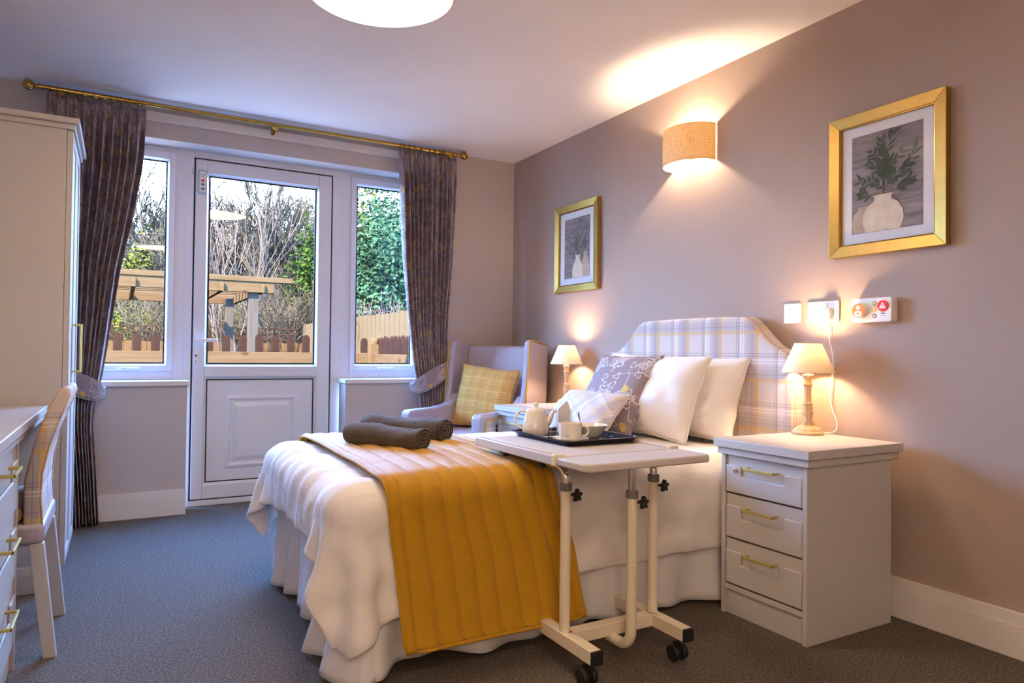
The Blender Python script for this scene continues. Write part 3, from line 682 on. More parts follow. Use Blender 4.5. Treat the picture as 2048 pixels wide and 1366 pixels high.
# ================================================================== CLOTH (position based, numpy)
def drape(X0, X1, Y0, Y1, res, z0, lo, hi, rad, thick, steps=170, iters=14, seed=3, pin=None, wr=0.02, bend=0.25):
    nx = int(round((X1-X0)/res))+1; ny = int(round((Y1-Y0)/res))+1
    gx, gy = np.meshgrid(np.linspace(X0, X1, nx), np.linspace(Y0, Y1, ny), indexing='ij')
    rng = np.random.RandomState(seed)
    P = np.stack([gx, gy, np.full_like(gx, z0)], -1); P[..., 2] += rng.uniform(0, 0.004, gx.shape)
    def smooth_noise(k, amp):
        c = rng.uniform(-1, 1, (k+2, k+2)); u = np.linspace(0, k, nx); v = np.linspace(0, k, ny)
        iu = np.minimum(u.astype(int), k-1); iv = np.minimum(v.astype(int), k-1); fu = (u-iu)[:, None]; fv = (v-iv)[None]
        A = c[iu][:, iv]; Bq = c[iu+1][:, iv]; Cq = c[iu][:, iv+1]; D = c[iu+1][:, iv+1]
        return amp*((A*(1-fu)+Bq*fu)*(1-fv)+(Cq*(1-fu)+D*fu)*fv)
    st = 1+np.abs(smooth_noise(9, wr))+np.abs(smooth_noise(22, wr*0.7))
    V = np.zeros_like(P); dx = (X1-X0)/(nx-1); dy = (Y1-Y0)/(ny-1)
    lo = np.array(lo); hi = np.array(hi); cen = (lo+hi)/2; hal = (hi-lo)/2-rad
    groups = []
    def grp(di, dj, L, k):
        for par in (0, 1):
            if abs(di) >= abs(dj) and di != 0: I = np.arange(par*abs(di), nx-abs(di), 2*abs(di)) if abs(di) == 1 else np.array([i for i in range(nx-abs(di)) if (i//abs(di)) % 2 == par])
            else: I = np.arange(nx-abs(di))
            if di == 0: J = np.arange(par, ny-abs(dj), 2) if abs(dj) == 1 else np.array([j for j in range(ny-abs(dj)) if (j//abs(dj)) % 2 == par])
            else: J = np.arange(max(0, -dj), ny-max(0, dj))
            if len(I) and len(J): groups.append((np.ix_(I, J), np.ix_(I+di, J+dj), L, k))
    dd = math.hypot(dx, dy)
    grp(1, 0, dx, 1.0); grp(0, 1, dy, 1.0); grp(1, 1, dd, 0.5); grp(1, -1, dd, 0.5); grp(2, 0, 2*dx, bend); grp(0, 2, 2*dy, bend)
    dt = 0.022
    for s in range(steps):
        V[..., 2] -= 9.8*dt; V *= 0.965
        Q = P+V*dt
        for it in range(iters):
            for a, b, L, k in groups:
                d = Q[b]-Q[a]; ln = np.linalg.norm(d, axis=-1, keepdims=True)+1e-9
                cor = d*(0.5*k*(1-L*st[a][..., None]/ln)); Q[a] += cor; Q[b] -= cor
            if it % 4 == 3 or it == iters-1:
                q = np.abs(Q-cen)-hal; qo = np.maximum(q, 0); ol = np.linalg.norm(qo, axis=-1)
                sd = ol+np.minimum(q.max(-1), 0)-rad-thick
                m = sd < 0
                if m.any():
                    sg = np.sign(Q-cen); g = qo*sg; gl = np.linalg.norm(g, axis=-1, keepdims=True)
                    ax = np.zeros_like(Q); am = q.argmax(-1)
                    np.put_along_axis(ax, am[..., None], np.take_along_axis(sg, am[..., None], -1), -1)
                    g = np.where(gl > 1e-6, g/(gl+1e-9), ax)
                    old = P[m]; Q[m] -= g[m]*sd[m][:, None]
                    t = Q[m]-old; Q[m] -= 0.55*(t-g[m]*(t*g[m]).sum(-1, keepdims=True))
                Q[..., 2] = np.maximum(Q[..., 2], 0.012)
            if pin is not None: pin(Q)
        V = (Q-P)/dt; sp = np.linalg.norm(V, axis=-1, keepdims=True); V *= np.minimum(1, 2.5/(sp+1e-9)); P = Q
    return P, gx, gy

# ================================================================== BED
BX0, BX1, BY0, BY1, BZ = 0.625, 2.455, 2.035, 3.175, 0.545
bed = thing('bed', 'small double bed with plaid upholstered headboard and white valance', 'bed', (0, 0, 0))
MB().box(BX0+0.03, BX1, BY0+0.02, BY1-0.02, 0.06, 0.30).build('divan_base', M_valance, bed, bevel=0.02)
MB().box(BX0, BX1, BY0, BY1, 0.302, BZ).build('mattress', M_cotton, bed, bevel=0.05, seg=4, smooth=40)
for x in (BX0+0.12, BX1-0.12):
    for y in (BY0+0.12, BY1-0.12): MB().tube([(x, y, 0), (x, y, 0.06)], 0.025, 12).build('leg', M_black, bed)
# headboard
hbm = 2.583
half = [(0.617, 0.04), (0.617, 0.88), (0.613, 0.915), (0.600, 0.955), (0.580, 0.985), (0.548, 1.003), (0.512, 1.020), (0.470, 1.055), (0.425, 1.100), (0.385, 1.136), (0.350, 1.150)]
top = [(0.2, 1.1555), (0.0, 1.157), (-0.2, 1.1555)]
outl = [(hbm-a, z) for a, z in half]+[(hbm-a, z) for a, z in top]+[(hbm+a, z) for a, z in half[::-1]]
hb = MB(); hb.prism(outl, 'x', BX1+0.005, XR-0.012); hb.build('headboard', M_plaid, bed, bevel=0.022, seg=4, smooth=35)
# valance: gathered skirt round three sides
path = [(x, BY0-0.012) for x in np.linspace(BX1-0.02, BX0+0.04, 150)]
path += [(BX0+0.04-0.05*math.sin(t), BY0+0.04-0.05*math.cos(t)-0.002) for t in np.linspace(0.1, PI/2-0.1, 8)]
path += [(BX0-0.012, y) for y in np.linspace(BY0+0.04, BY1-0.04, 100)]
path += [(x, BY1+0.012) for x in np.linspace(BX0+0.04, BX1-0.02, 60)]
arcl = [0.0]
for i in range(1, len(path)): arcl.append(arcl[-1]+math.dist(path[i], path[i-1]))
def val_pt(u, v):
    f = u*(len(path)-1); i = min(int(f), len(path)-2); t = f-i
    x = path[i][0]*(1-t)+path[i+1][0]*t; y = path[i][1]*(1-t)+path[i+1][1]*t; a = arcl[i]*(1-t)+arcl[i+1]*t
    i0, i1 = max(0, i-2), min(len(path)-1, i+3); dx, dy = path[i1][0]-path[i0][0], path[i1][1]-path[i0][1]; L = math.hypot(dx, dy)
    nx, ny = dy/L, -dx/L
    if i < 150: nx, ny = 0, -1
    nx, ny = -abs(nx) if i < 260 else nx, ny
    if 150 <= i < 158: ny = -abs(ny)
    if i >= 158 and i < 258: nx, ny = -1, 0
    if i >= 258: nx, ny = 0, 1
    w = math.sin(a*16+2.2*math.sin(a*3.1))+0.6*math.sin(a*37+1.5*math.sin(a*7))
    if 150 <= i <= 175: w += 1.2
    amp = 0.004+0.024*v**1.3
    cs = math.exp(-((a-1.86)/0.10)**2)
    off = amp*w+0.016*v+0.035*v*cs
    z = 0.33-0.315*v+(0.018*v*(0.5+0.5*math.sin(a*9)))*(1-cs)-0.004*v*cs
    return (x+nx*off, y+ny*off, max(z, 0.006))
vb = MB(); vb.grid(val_pt, 520, 14, lambda u, v: (u*4.9, 0.33*v)); vb.build('valance', M_valance, bed, smooth=180, solid=0.003)

# runner profile (shared with the duvet so it lies outside it)
RZ = 0.598; RN = 1.965; RF = 3.215
def run_profile(s):          # s = distance from the near hem along the cloth -> (y, z)
    drop = 0.46; r = 0.085
    l1 = drop; l2 = l1+r*PI/2; top = RF-RN-2*r; l3 = l2+top; l4 = l3+r*PI/2
    zc = RZ-r
    if s < l1:
        t = s/l1; return (RN-0.045*(1-t)**1.6, 0.095+(zc-0.095)*t)
    if s < l2:
        a = (s-l1)/r; return (RN+r-r*math.cos(a), zc+r*math.sin(a))
    if s < l3:
        t = (s-l2)/top; return (RN+r+(s-l2), RZ+0.010*math.sin(PI*t))
    if s < l4:
        a = (s-l3)/r; return (RF-r+r*math.sin(a), zc+r*math.cos(a))
    t = (s-l4)/drop; return (RF+0.03*t, zc-(zc-0.2)*t)
RTOT = 0.46*2+0.085*PI+(RF-RN-0.17)
def run_x(s):                # left and right hems as the quilt falls
    return (interp(s, [0, 0.46, 0.6, 1.2, 1.9, RTOT], [0.742, 0.700, 0.690, 0.700, 0.715, 0.72]),
            interp(s, [0, 0.25, 0.46, 0.6, 1.2, 1.9, RTOT], [1.378, 1.345, 1.285, 1.275, 1.29, 1.31, 1.32]))

# duvet
def keep(Q):
    m = Q[..., 0] > 2.05
    Q[..., 2] = np.where(m, np.maximum(Q[..., 2], BZ+0.02), Q[..., 2])
P, gx, gy = drape(0.420, 2.36, 1.750, 3.40, 0.027, 0.60, (0.575, 2.018, -0.5), (BX1+0.3, BY1+0.01, BZ), 0.065, 0.020, steps=105, iters=12, seed=5, wr=0.035)
nx, ny = gx.shape[0], gx.shape[1]
def surf_normal(P):
    a = np.gradient(P, axis=0); b = np.gradient(P, axis=1); n = np.cross(a, b); return n/(np.linalg.norm(n, axis=-1, keepdims=True)+1e-9)
N = surf_normal(P)
for i in range(nx):
    for j in range(ny):
        x, y = gx[i, j], gy[i, j]
        k = 0.010*fbm(x*4.2, y*4.2, 3.1, 2)+0.006*abs(fbm(x*9+y*3, y*5, 9.0, 2))
        foot = max(0, min(1, (1.0-x)/0.25)); hang = 1 if P[i, j, 2] < 0.50 else 0
        q = 1-abs(fbm(x*3.2+y*1.5, y*11+x*3.0, 4.0, 2))*1.6
        fold = 0.016*max(0, q)**2*foot*(1-0.2*hang)
        w2 = 1-abs(fbm(x*7.0-y*2, y*5.0, 8.0, 2))*1.8
        fold += 0.008*max(0, w2)**2*(1-foot)
        if hang and y < 2.05:
            rr_ = 1-abs(fbm(x*5+P[i, j, 2]*3, P[i, j, 2]*5-x*3, 6.0, 2))*2.2
            fold += 0.009*max(0, rr_)**2
        P[i, j] += N[i, j]*(k+fold+0.002)
# tuck the duvet inside the quilt runner
prof = [run_profile(RTOT*t/400) for t in range(401)]
py = np.array([p[0] for p in prof]); pz = np.array([p[1] for p in prof])
nearm = np.arange(401) < 401*0.30
for i in range(nx):
    for j in range(ny):
        x, y, z = P[i, j]
        if 0.66 < x < 1.42:
            w = min(1, (x-0.66)/0.06, (1.42-x)/0.06)
            ylim = interp(z, [0.095, 0.527, 0.60], [RN-0.040, RN+0.004, RN+0.03])+0.016
            if y < ylim: P[i, j, 1] = y*(1-w)+ylim*w
            if 2.03 < y < 3.2:
                zl = RZ-0.014
                if z > zl: P[i, j, 2] = z*(1-w)+zl*w
            if y > 3.2: P[i, j, 1] = min(P[i, j, 1], RF-0.012)
        P[i, j, 0] = min(P[i, j, 0], 2.44)
dv = MB(); dv.add([tuple(P[i, j]) for i in range(nx) for j in range(ny)],
                  [(i*ny+j, (i+1)*ny+j, (i+1)*ny+j+1, i*ny+j+1) for i in range(nx-1) for j in range(ny-1) if not (i < 4 and min(j, ny-2-j) < 4 and (3.5-i)**2+(3.5-min(j, ny-2-j))**2 > 14.5)],
                  [(gx[i, j], gy[i, j]) for i in range(nx) for j in range(ny)])
duvet = dv.build('duvet', M_cotton, smooth=180, solid=0.012, sub=1)
tag(duvet, 'crumpled white cotton duvet hanging over the sides of the bed', 'duvet')

# quilted runner
ch = [0.0, 0.055, 0.17, 0.29, 0.40, 0.51, 0.625, 0.74, 0.855, 0.95, 1.0]
def run_pt(u, v):
    s = RTOT*v; y, z = run_profile(s); y2, z2 = run_profile(min(RTOT, s+0.004)); y1, z1 = run_profile(max(0, s-0.004))
    ty, tz = y2-y1, z2-z1; L = math.hypot(ty, tz)+1e-9; ny_, nz_ = -tz/L, ty/L
    a, b = run_x(s); x = a+(b-a)*u
    k = 0
    while k < len(ch)-2 and u > ch[k+1]: k += 1
    t = (u-ch[k])/(ch[k+1]-ch[k]); puff = 0.012*(max(0, math.sin(PI*t)))**0.45
    wr = 0.004*fbm(x*7, s*16, 2.0, 3)*math.sin(PI*t)+0.006*fbm(x*2.5, s*2.5, 5.0, 2)
    hem = 0.004*(1 if (v < 0.008) else 0)
    o = puff+wr+hem
    return (x+0.003*fbm(s*6, 1.0, 7, 2), y+ny_*o, z+nz_*o)
us = []
for k in range(len(ch)-1): us += [ch[k]+(ch[k+1]-ch[k])*q for q in (0, 0.05, 0.15, 0.35, 0.65, 0.85, 0.95)]
us.append(1.0); nv = 150
rb = MB(); vs = []; uv = []
for j in range(nv+1):
    for u in us: vs.append(run_pt(u, j/nv)); uv.append((u*0.63, RTOT*j/nv))
m = len(us)
rb.add(vs, [(j*m+i, j*m+i+1, (j+1)*m+i+1, (j+1)*m+i) for j in range(nv) for i in range(m-1)], uv)
runner = thing('bed_runner', 'mustard yellow quilted runner laid across the foot of the bed', 'bed runner', (0, 0, 0))
rb.build('quilted_panel', M_quilt, runner, smooth=180, solid=0.008)
bn = MB()
edge = [run_pt(0, j/80) for j in range(81)]+[run_pt(u, 1) for u in (0.25, 0.5, 0.75)]+[run_pt(1, 1-j/80) for j in range(81)]+[run_pt(1-t, 0) for t in (0.1, 0.2, 0.35, 0.5, 0.65, 0.8, 0.9)]
bn.tube(edge, 0.0058, 6, closed=True); bn.build('bound_edge', M_quilt, runner, smooth=180)

# ---- pillows
def pillow(name, label, cat, mat, w, h, t, loc, rot, seed, pipe=None, ear=0.10, group=None, wr=0.010, n=34, parent=None, rolls=None):
    T = thing(name, label, cat, loc, group=group); T.rotation_euler = rot
    def pt(u, v, sgn):
        a, b = 2*u-1, 2*v-1
        e = 1-ear*(1-a*a)*b*b*0.9; e2 = 1-ear*(1-b*b)*a*a*0.9
        x = a*w/2*(1-ear*(1-abs(b)**2.0)*abs(a)**3*0.0-ear*0.8*(1-b*b)*abs(a)**2) ; z = b*h/2*(1-ear*0.8*(1-a*a)*abs(b)**2)
        k = max(0, (1-abs(a)**2.6))*max(0, (1-abs(b)**2.6))
        d = t/2*k**0.55
        crease = wr*fbm(a*2.0+seed, b*2.2, seed*1.7, 1)*min(1, k*1.4)-wr*0.45*max(0, 1-abs(fbm(a*1.3+b*0.9+seed, b*2.2-a*0.6, seed*0.7, 1))*3.5)**2*min(1, k*1.2)
        d2 = d+crease*(1 if sgn < 0 else 0.4)
        return (x+0.006*fbm(b*3, seed, 1, 2), sgn*max(d2, 0.0008*0+0.0), z+0.006*fbm(a*3, seed, 2, 2)+h/2)
    mb = MB()
    mb.grid(lambda u, v: pt(u, v, -1), n, n, lambda u, v: (u*w, v*h))
    mb.grid(lambda u, v: pt(u, v, 1), n, n, lambda u, v: (u*w+0.37, v*h+0.21), flip=True)
    o = mb.build('cover', mat, T, smooth=180)
    we = o.modifiers.new('weld', 'WELD'); we.merge_threshold = 0.0015
    pm = MB(); ed = [pt(k/30, 0, -1) for k in range(30)]+[pt(1, k/30, -1) for k in range(30)]+[pt(1-k/30, 1, -1) for k in range(30)]+[pt(0, 1-k/30, -1) for k in range(30)]
    pm.tube([(x, 0, z) for x, y, z in ed], 0.0035 if pipe else 0.0025, 6, closed=True); pm.build('piped_seam', pipe or mat, T, smooth=180)
    return T
R90 = -PI/2
PZ = 0.592
pillow('pillow', 'white bed pillow leaning on the plaid headboard, nearest the bedside cabinet', 'pillow', M_cotton, 0.74, 0.40, 0.19, (2.345, 2.555, PZ-0.01), (-0.30, 0.0, R90), 1.3, ear=0.10, wr=0.022)
pillow('pillow', 'white bed pillow propped directly behind the floral cushion', 'pillow', M_cotton, 0.74, 0.42, 0.20, (2.190, 2.675, PZ-0.01), (-0.36, 0.02, R90), 4.1, ear=0.10, wr=0.024)
pillow('floral_cushion', 'mauve floral scatter cushion with yellow blossoms on the bed', 'cushion', M_floral2, 0.475, 0.445, 0.15, (2.065, 2.790, PZ-0.012), (-0.50, 0.0, R90), 7.7, ear=0.09, wr=0.008)
pillow('plaid_cushion', 'small pale plaid scatter cushion in front of the floral cushion', 'cushion', M_plaid_s, 0.50, 0.27, 0.13, (1.885, 2.785, PZ-0.010), (-0.72, 0.0, R90), 9.2, ear=0.08, wr=0.006)

# ---- rolled towels
def towel(label, p0, p1, r, seed, flat=0.72):
    p0, p1 = Vector(p0), Vector(p1); d = p1-p0; L = d.length; ang = math.atan2(d.y, d.x)
    T = thing('rolled_towel', label, 'towel', tuple(p0), ang, 'charcoal towels on the bed runner')
    def body(u, v):
        th = 2*PI*v; x = L*u
        rr = r*(1+0.16*fbm(u*3.0, 0.8*math.cos(th), 0.8*math.sin(th)+seed, 2)+0.10*math.sin(u*PI*1.6+seed))
        sh = 0.93+0.07*min(1, min(u, 1-u)*14)
        z = rr*sh*flat*math.sin(th); y = rr*sh*1.12*math.cos(th)
        return (x, y, max(z, -r*flat*0.93)+r*flat*0.93)
    b = MB(); b.grid(body, 30, 28); b.build('roll', M_towel, T, smooth=180)
    for x, sg in ((0.0, -1), (L, 1)):
        sp = MB(); vs = []; k = 70
        for i in range(k):
            th = i/k*2*PI*3.4+0.6; q = r*(0.94-0.82*i/k)
            y, z = 1.12*q*math.cos(th), flat*q*math.sin(th)+r*flat*0.93
            vs += [(x-sg*0.010, y, z), (x+sg*0.006*(1-0.5*i/k), y*0.99, z)]
        sp.add(vs, [(2*i, 2*i+1, 2*i+3, 2*i+2) for i in range(k-1)]); sp.build('spiral_end', M_towel, T, smooth=180, solid=0.006, soff=0)
        cp = MB(); cp.prism([(1.05*r*0.96*math.cos(t), flat*r*0.96*math.sin(t)+r*flat*0.93) for t in np.linspace(0, 2*PI, 24, endpoint=False)], 'x', x-sg*0.012, x-sg*0.008); cp.build('end_layers', M_towel, T)
    bd = MB(); bd.grid(lambda u, v: tuple(Vector(body(0.80+0.05*u, v))+Vector((0, 0.0015*math.cos(2*PI*v), 0.0018*math.sin(2*PI*v)))), 3, 28); bd.build('woven_band', M_towel, T, smooth=180)
    return T
tz = RZ+0.012
towel('front charcoal rolled towel, lying nearer the camera on the mustard runner', (0.800, 2.690, tz), (0.978, 2.395, tz), 0.047, 1.0, 0.92)
towel('rear charcoal rolled towel, looser and behind the other one', (0.945, 2.930, tz), (1.160, 2.610, tz), 0.056, 2.3, 0.84)

# ================================================================== BEDSIDE CABINETS (built facing local -y)
def drawer_front(parent, x0, x1, z0, z1, yf, lock=False, hl=0.135, name='drawer'):
    """slab with a raised lower field that is notched round the handle"""
    d = B(name, M_furn, parent, x0, x1, yf, yf+0.016, z0, z1, 0.0015)
    h = z1-z0; zt = z1-0.22*h-0.006; zn = zt-0.27*h; xa = x0+(x1-x0)*0.215; xb = x1-(x1-x0)*0.225; r = 0.006
    poly = [(x0+0.001, z0+0.001), (x1-0.001, z0+0.001), (x1-0.001, zt), (xb+r, zt), (xb, zt-r), (xb, zn+0.0), (xa, zn), (xa, zt-r), (xa-r, zt), (x0+0.001, zt)]
    MB().prism(poly, 'y', yf-0.0075, yf+0.001).build('raised_panel', M_furn, d, bevel=0.0045, seg=2, smooth=50)
    xm = (x0+x1)/2; zh = zt-0.02*h
    hm = MB(); hm.box(xm-hl/2, xm+hl/2, yf-0.034, yf-0.028, zh-0.005, zh+0.005)
    for s in (-1, 1): hm.box(xm+s*hl/2-(0.006 if s > 0 else 0), xm+s*hl/2+(0.006 if s < 0 else 0), yf-0.0335, yf+0.001, zh-0.005, zh+0.005)
    hm.build('handle', M_satin, d, bevel=0.0012)
    if lock:
        lx = x0+(x1-x0)*0.14; lz = zt-0.075*h-0.006
        MB().tube([(lx, yf-0.014, lz), (lx, yf-0.006, lz)], 0.0085, 20).build('lock_barrel', M_silver, d, bevel=0.0015, smooth=40)
        MB().box(lx-0.0012, lx+0.0012, yf-0.0148, yf-0.0135, lz-0.004, lz+0.004).build('lock_slot', M_dark, d)
    return d
def cabinet(label, loc):
    T = thing('bedside_cabinet', label, 'bedside cabinet', loc, R90, 'bedside cabinets')
    w, dp, hz = 0.380, 0.467, 0.600        # local x along wall, y into wall
    B('side_panel', M_furn, T, -w/2, -w/2+0.018, 0, dp, 0, hz, 0.0015); B('side_panel', M_furn, T, w/2-0.018, w/2, 0, dp, 0, hz, 0.0015)
    B('back_panel', M_furn, T, -w/2+0.018, w/2-0.018, dp-0.008, dp, 0.02, hz, 0.001)
    B('carcass', M_furn_in, T, -w/2+0.018, w/2-0.018, 0.03, dp-0.01, 0.09, hz-0.004, 0.001)
    B('plinth', M_furn, T, -w/2+0.018, w/2-0.018, 0.012, 0.03, 0.0, 0.091, 0.001)
    B('bottom_rail', M_furn, T, -w/2+0.018, w/2-0.018, 0.004, 0.03, 0.092, 0.111, 0.001)
    for i, (z0, z1) in enumerate(((0.116, 0.284), (0.289, 0.452), (0.457, 0.628-0.030))):
        drawer_front(T, -w/2+0.021, w/2-0.021, z0, z1, 0.008, lock=(i == 2))
    B('moulding', M_furn, T, -w/2-0.012, w/2+0.012, -0.010, dp+0.028, hz, hz+0.024, 0.0015)
    B('top', M_furn, T, -w/2-0.022, w/2+0.022, -0.022, dp+0.040, hz+0.0265, hz+0.0575, 0.002)
    return T
NSZ = 0.6575
ns1 = cabinet('pale taupe three-drawer bedside cabinet in the foreground by the right wall', (2.014, 1.738, 0))
ns2 = cabinet('pale taupe bedside cabinet on the far side of the bed beside the armchair', (2.014, 3.535, 0))
# bunch of keys in the far cabinet's lock
kb = thing('key_bunch', 'small bunch of dark keys hanging in the far bedside cabinet lock', 'keys', (1.992, 3.535+0.128, 0.545), R90)
MB().tube([(0, -0.002, 0.012), (0, -0.022, 0.012)], 0.002, 8).build('key_shank', M_silver, kb)
MB().tube([(0.012*math.cos(t), -0.02, 0.012*math.sin(t)) for t in np.linspace(0, 2*PI, 14, endpoint=False)], 0.0016, 6, closed=True).build('key_ring', M_silver, kb)
for k, (dx, z) in enumerate(((-0.004, -0.022), (0.005, -0.045))):
    MB().prism(circ(dx, z+0.012, 0.011, 12), 'y', -0.026-0.004*k, -0.022-0.004*k).build('key', M_black, kb)

# ================================================================== TABLE LAMPS
def table_lamp(label, loc, flexpath=None):
    T = thing('table_lamp', label, 'lamp', loc, 0, 'bedside table lamps')
    pr = [(0.0, 0), (0.061, 0), (0.0625, 0.006), (0.060, 0.012), (0.055, 0.015), (0.052, 0.022), (0.040, 0.030), (0.026, 0.036), (0.0235, 0.040), (0.0235, 0.046), (0.019, 0.049),
          (0.0165, 0.054), (0.0175, 0.070), (0.0215, 0.084), (0.0225, 0.088), (0.0185, 0.092), (0.0170, 0.098), (0.0200, 0.106), (0.0205, 0.112), (0.0150, 0.116), (0.0190, 0.121), (0.0190, 0.125), (0.0140, 0.130),
          (0.0125, 0.150), (0.0135, 0.185), (0.0155, 0.196), (0.0185, 0.199), (0.0185, 0.204), (0.0150, 0.208), (0.0135, 0.216), (0.0165, 0.228), (0.0225, 0.236), (0.0225, 0.241), (0.010, 0.243), (0.0, 0.243)]
    MB().lathe(pr, 36).build('turned_base', M_lampwood, T, smooth=32)
    MB().lathe([(0.0, 0.2425), (0.012, 0.2425), (0.012, 0.305), (0.0, 0.305)], 20).build('bulb_holder', M_plastic, T, smooth=40)
    sh = MB(); z0, z1 = 0.250, 0.368; ra, rb_ = 0.1015, 0.0515
    sh.grid(lambda u, v: ((ra+(rb_-ra)*v)*math.cos(2*PI*u), (ra+(rb_-ra)*v)*math.sin(2*PI*u), z0+(z1-z0)*v), 48, 8, lambda u, v: (u*0.5, v*0.12))
    sd = sh.build('shade', M_shade, T, smooth=180)
    for r, z in ((ra, z0), (rb_, z1)):
        MB().tube([(r*math.cos(t), r*math.sin(t), z) for t in np.linspace(0, 2*PI, 40, endpoint=False)], 0.0016, 6, closed=True).build('trim_ring', M_shade, sd, smooth=180)
    sp = MB()
    for k in range(3):
        a = 2*PI*k/3+0.4; sp.tube([(0.012*math.cos(a), 0.012*math.sin(a), 0.286), (0.051*math.cos(a), 0.051*math.sin(a), 0.364)], 0.0012, 5)
    sp.build('shade_carrier', M_silver, sd)
    MB().lathe([(0.0, 0.300), (0.012, 0.302), (0.018, 0.308), (0.027, 0.320), (0.030, 0.332), (0.025, 0.346), (0.012, 0.355), (0.0, 0.357)], 18).build('bulb', M_lampbulb, T, smooth=180)
    pc = MB(); pc.tube([(-0.012, -0.010, 0.262), (-0.026, -0.022, 0.252), (-0.026, -0.022, 0.240)], 0.0012, 5).lathe([(0, 0.232), (0.003, 0.234), (0.003, 0.240), (0, 0.242)], 8, (-0.026, -0.022, 0))
    pc.build('pull_switch', M_plastic, T)
    return T
M_lampbulb = bulbmat('table_lamp_bulb', 260.0)
L1 = table_lamp('lit table lamp with turned base on the near bedside cabinet', (2.437, 1.872, NSZ))
L2 = table_lamp('lit table lamp with turned base on the far bedside cabinet', (2.440, 3.630, NSZ))
# flex of the near lamp up to the socket
fx = MB(); pts = [(2.54, 1.8635, 1.105), (2.548, 1.858, 1.08), (2.550, 1.852, 1.03), (2.551, 1.842, 0.985), (2.551, 1.838, 0.93), (2.551, 1.848, 0.86), (2.551, 1.852, 0.80), (2.551, 1.840, 0.75), (2.550, 1.822, 0.715), (2.548, 1.818, 0.69), (2.540, 1.822, 0.668), (2.515, 1.84, 0.6612), (2.497, 1.86, 0.6612)]
sm = []
for i in range(len(pts)-1):
    a = [Vector(pts[max(0, min(len(pts)-1, i+k))]) for k in (-1, 0, 1, 2)]
    for t in (0, 0.33, 0.66):
        sm.append(0.5*((2*a[1])+(a[2]-a[0])*t+(2*a[0]-5*a[1]+4*a[2]-a[3])*t*t+(3*a[1]-a[0]-3*a[2]+a[3])*t**3))
sm.append(Vector(pts[-1])); fx.tube(sm, 0.0028, 8)
tag(fx.build('lamp_flex', M_plastic, smooth=180), 'white lamp flex hanging from the wall socket to the near lamp', 'cable')

# ================================================================== WALL FITTINGS (local x = right, -y = into room)
sw = thing('wall_switch_plate', 'small white blank outlet plate left of the double socket', 'wall plate', (XR, 2.045, 1.159), R90)
MB().prism(rrect(-0.043, 0.043, -0.043, 0.043, 0.004), 'y', -0.009, 0).build('plate', M_plastic, sw, bevel=0.002, smooth=40)
MB().prism(rrect(-0.010, 0.016, -0.013, 0.013, 0.002), 'y', -0.0105, -0.0085).build('outlet_module', M_pgrey, sw, bevel=0.0006)
for x in (-0.03, 0.03): MB().tube([(x, -0.0102, 0), (x, -0.0088, 0)], 0.003, 10).build('screw', M_silver, sw)
MB().box(-0.022, -0.004, -0.0095, -0.0088, 0.018, 0.020).build('engraved_line', M_dark, sw)
sk = thing('double_socket', 'white double wall socket above the near bedside lamp', 'socket', (XR, 1.8915, 1.160), R90)
MB().prism(rrect(-0.073, 0.073, -0.043, 0.043, 0.004), 'y', -0.010, 0).build('plate', M_plastic, sk, bevel=0.002, smooth=40)
for sx in (-0.036, 0.036):
    hl = MB(); hl.box(sx-0.002, sx+0.002, -0.0108, -0.0098, 0.004, 0.012).box(sx-0.014, sx-0.008, -0.0108, -0.0098, -0.012, -0.008).box(sx+0.008, sx+0.014, -0.0108, -0.0098, -0.012, -0.008)
    hl.build('pin_holes', M_gold, sk)
    MB().box(sx*0.45-0.006, sx*0.45+0.006, -0.0135, -0.0095, 0.014, 0.034).build('rocker', M_plastic, sk, bevel=0.0015)
for x in (-0.066, 0.066): MB().tube([(x, -0.0112, 0), (x, -0.0098, 0)], 0.003, 10).build('screw', M_silver, sk)
pl = thing('mains_plug', 'white mains plug pushed into the double socket', 'plug', (XR-0.011, 1.8635, 1.148), R90)
MB().prism([(-0.022, -0.026), (0.020, -0.026), (0.025, -0.006), (0.022, 0.024), (-0.022, 0.024), (-0.025, -0.004)], 'y', -0.030, 0).build('plug_body', M_plastic, pl, bevel=0.005, seg=3, smooth=40)
MB().tube([(0.0, -0.014, -0.024), (0.0, -0.016, -0.045)], [0.006, 0.0035], 10).build('strain_relief', M_plastic, pl, smooth=180)
nc = thing('call_unit', 'white nurse call wall unit with orange and red round buttons', 'call unit', (XR, 1.659, 1.1545), R90)
MB().prism(rrect(-0.0835, 0.0835, -0.047, 0.047, 0.010), 'y', -0.040, 0).build('case', M_plastic, nc, bevel=0.003, smooth=40)
def disc(name, m, par, x, z, r, y0, y1, bev=0.0008): return MB().prism(circ(x, z, r, 28), 'y', y0, y1).build(name, m, par, bevel=bev, smooth=40)
kn = disc('call_button_rim', M_plastic, nc, -0.041, -0.001, 0.031, -0.056, -0.039, 0.002)
disc('call_button', M_orange, nc, -0.041, -0.001, 0.028, -0.0572, -0.055, 0.0006)
pm_ = MB(); pm_.prism(circ(-0.041, 0.0105, 0.0085, 18), 'y', -0.0582, -0.057)
pm_.prism([(-0.041+0.0155*math.cos(t), -0.013+0.012*math.sin(t)) for t in np.linspace(0, 2*PI, 22, endpoint=False)], 'y', -0.0582, -0.057); pm_.build('nurse_symbol', M_plastic, nc)
MB().box(-0.0425, -0.0395, -0.0588, -0.0580, -0.018, -0.006).box(-0.047, -0.035, -0.0588, -0.0580, -0.0135, -0.0105).build('cross_symbol', M_orange, nc)
disc('lime_button', M_lime, nc, 0.015, 0.025, 0.0085, -0.0425, -0.039); disc('yellow_button', M_yellow, nc, 0.015, 0.002, 0.0085, -0.0425, -0.039)
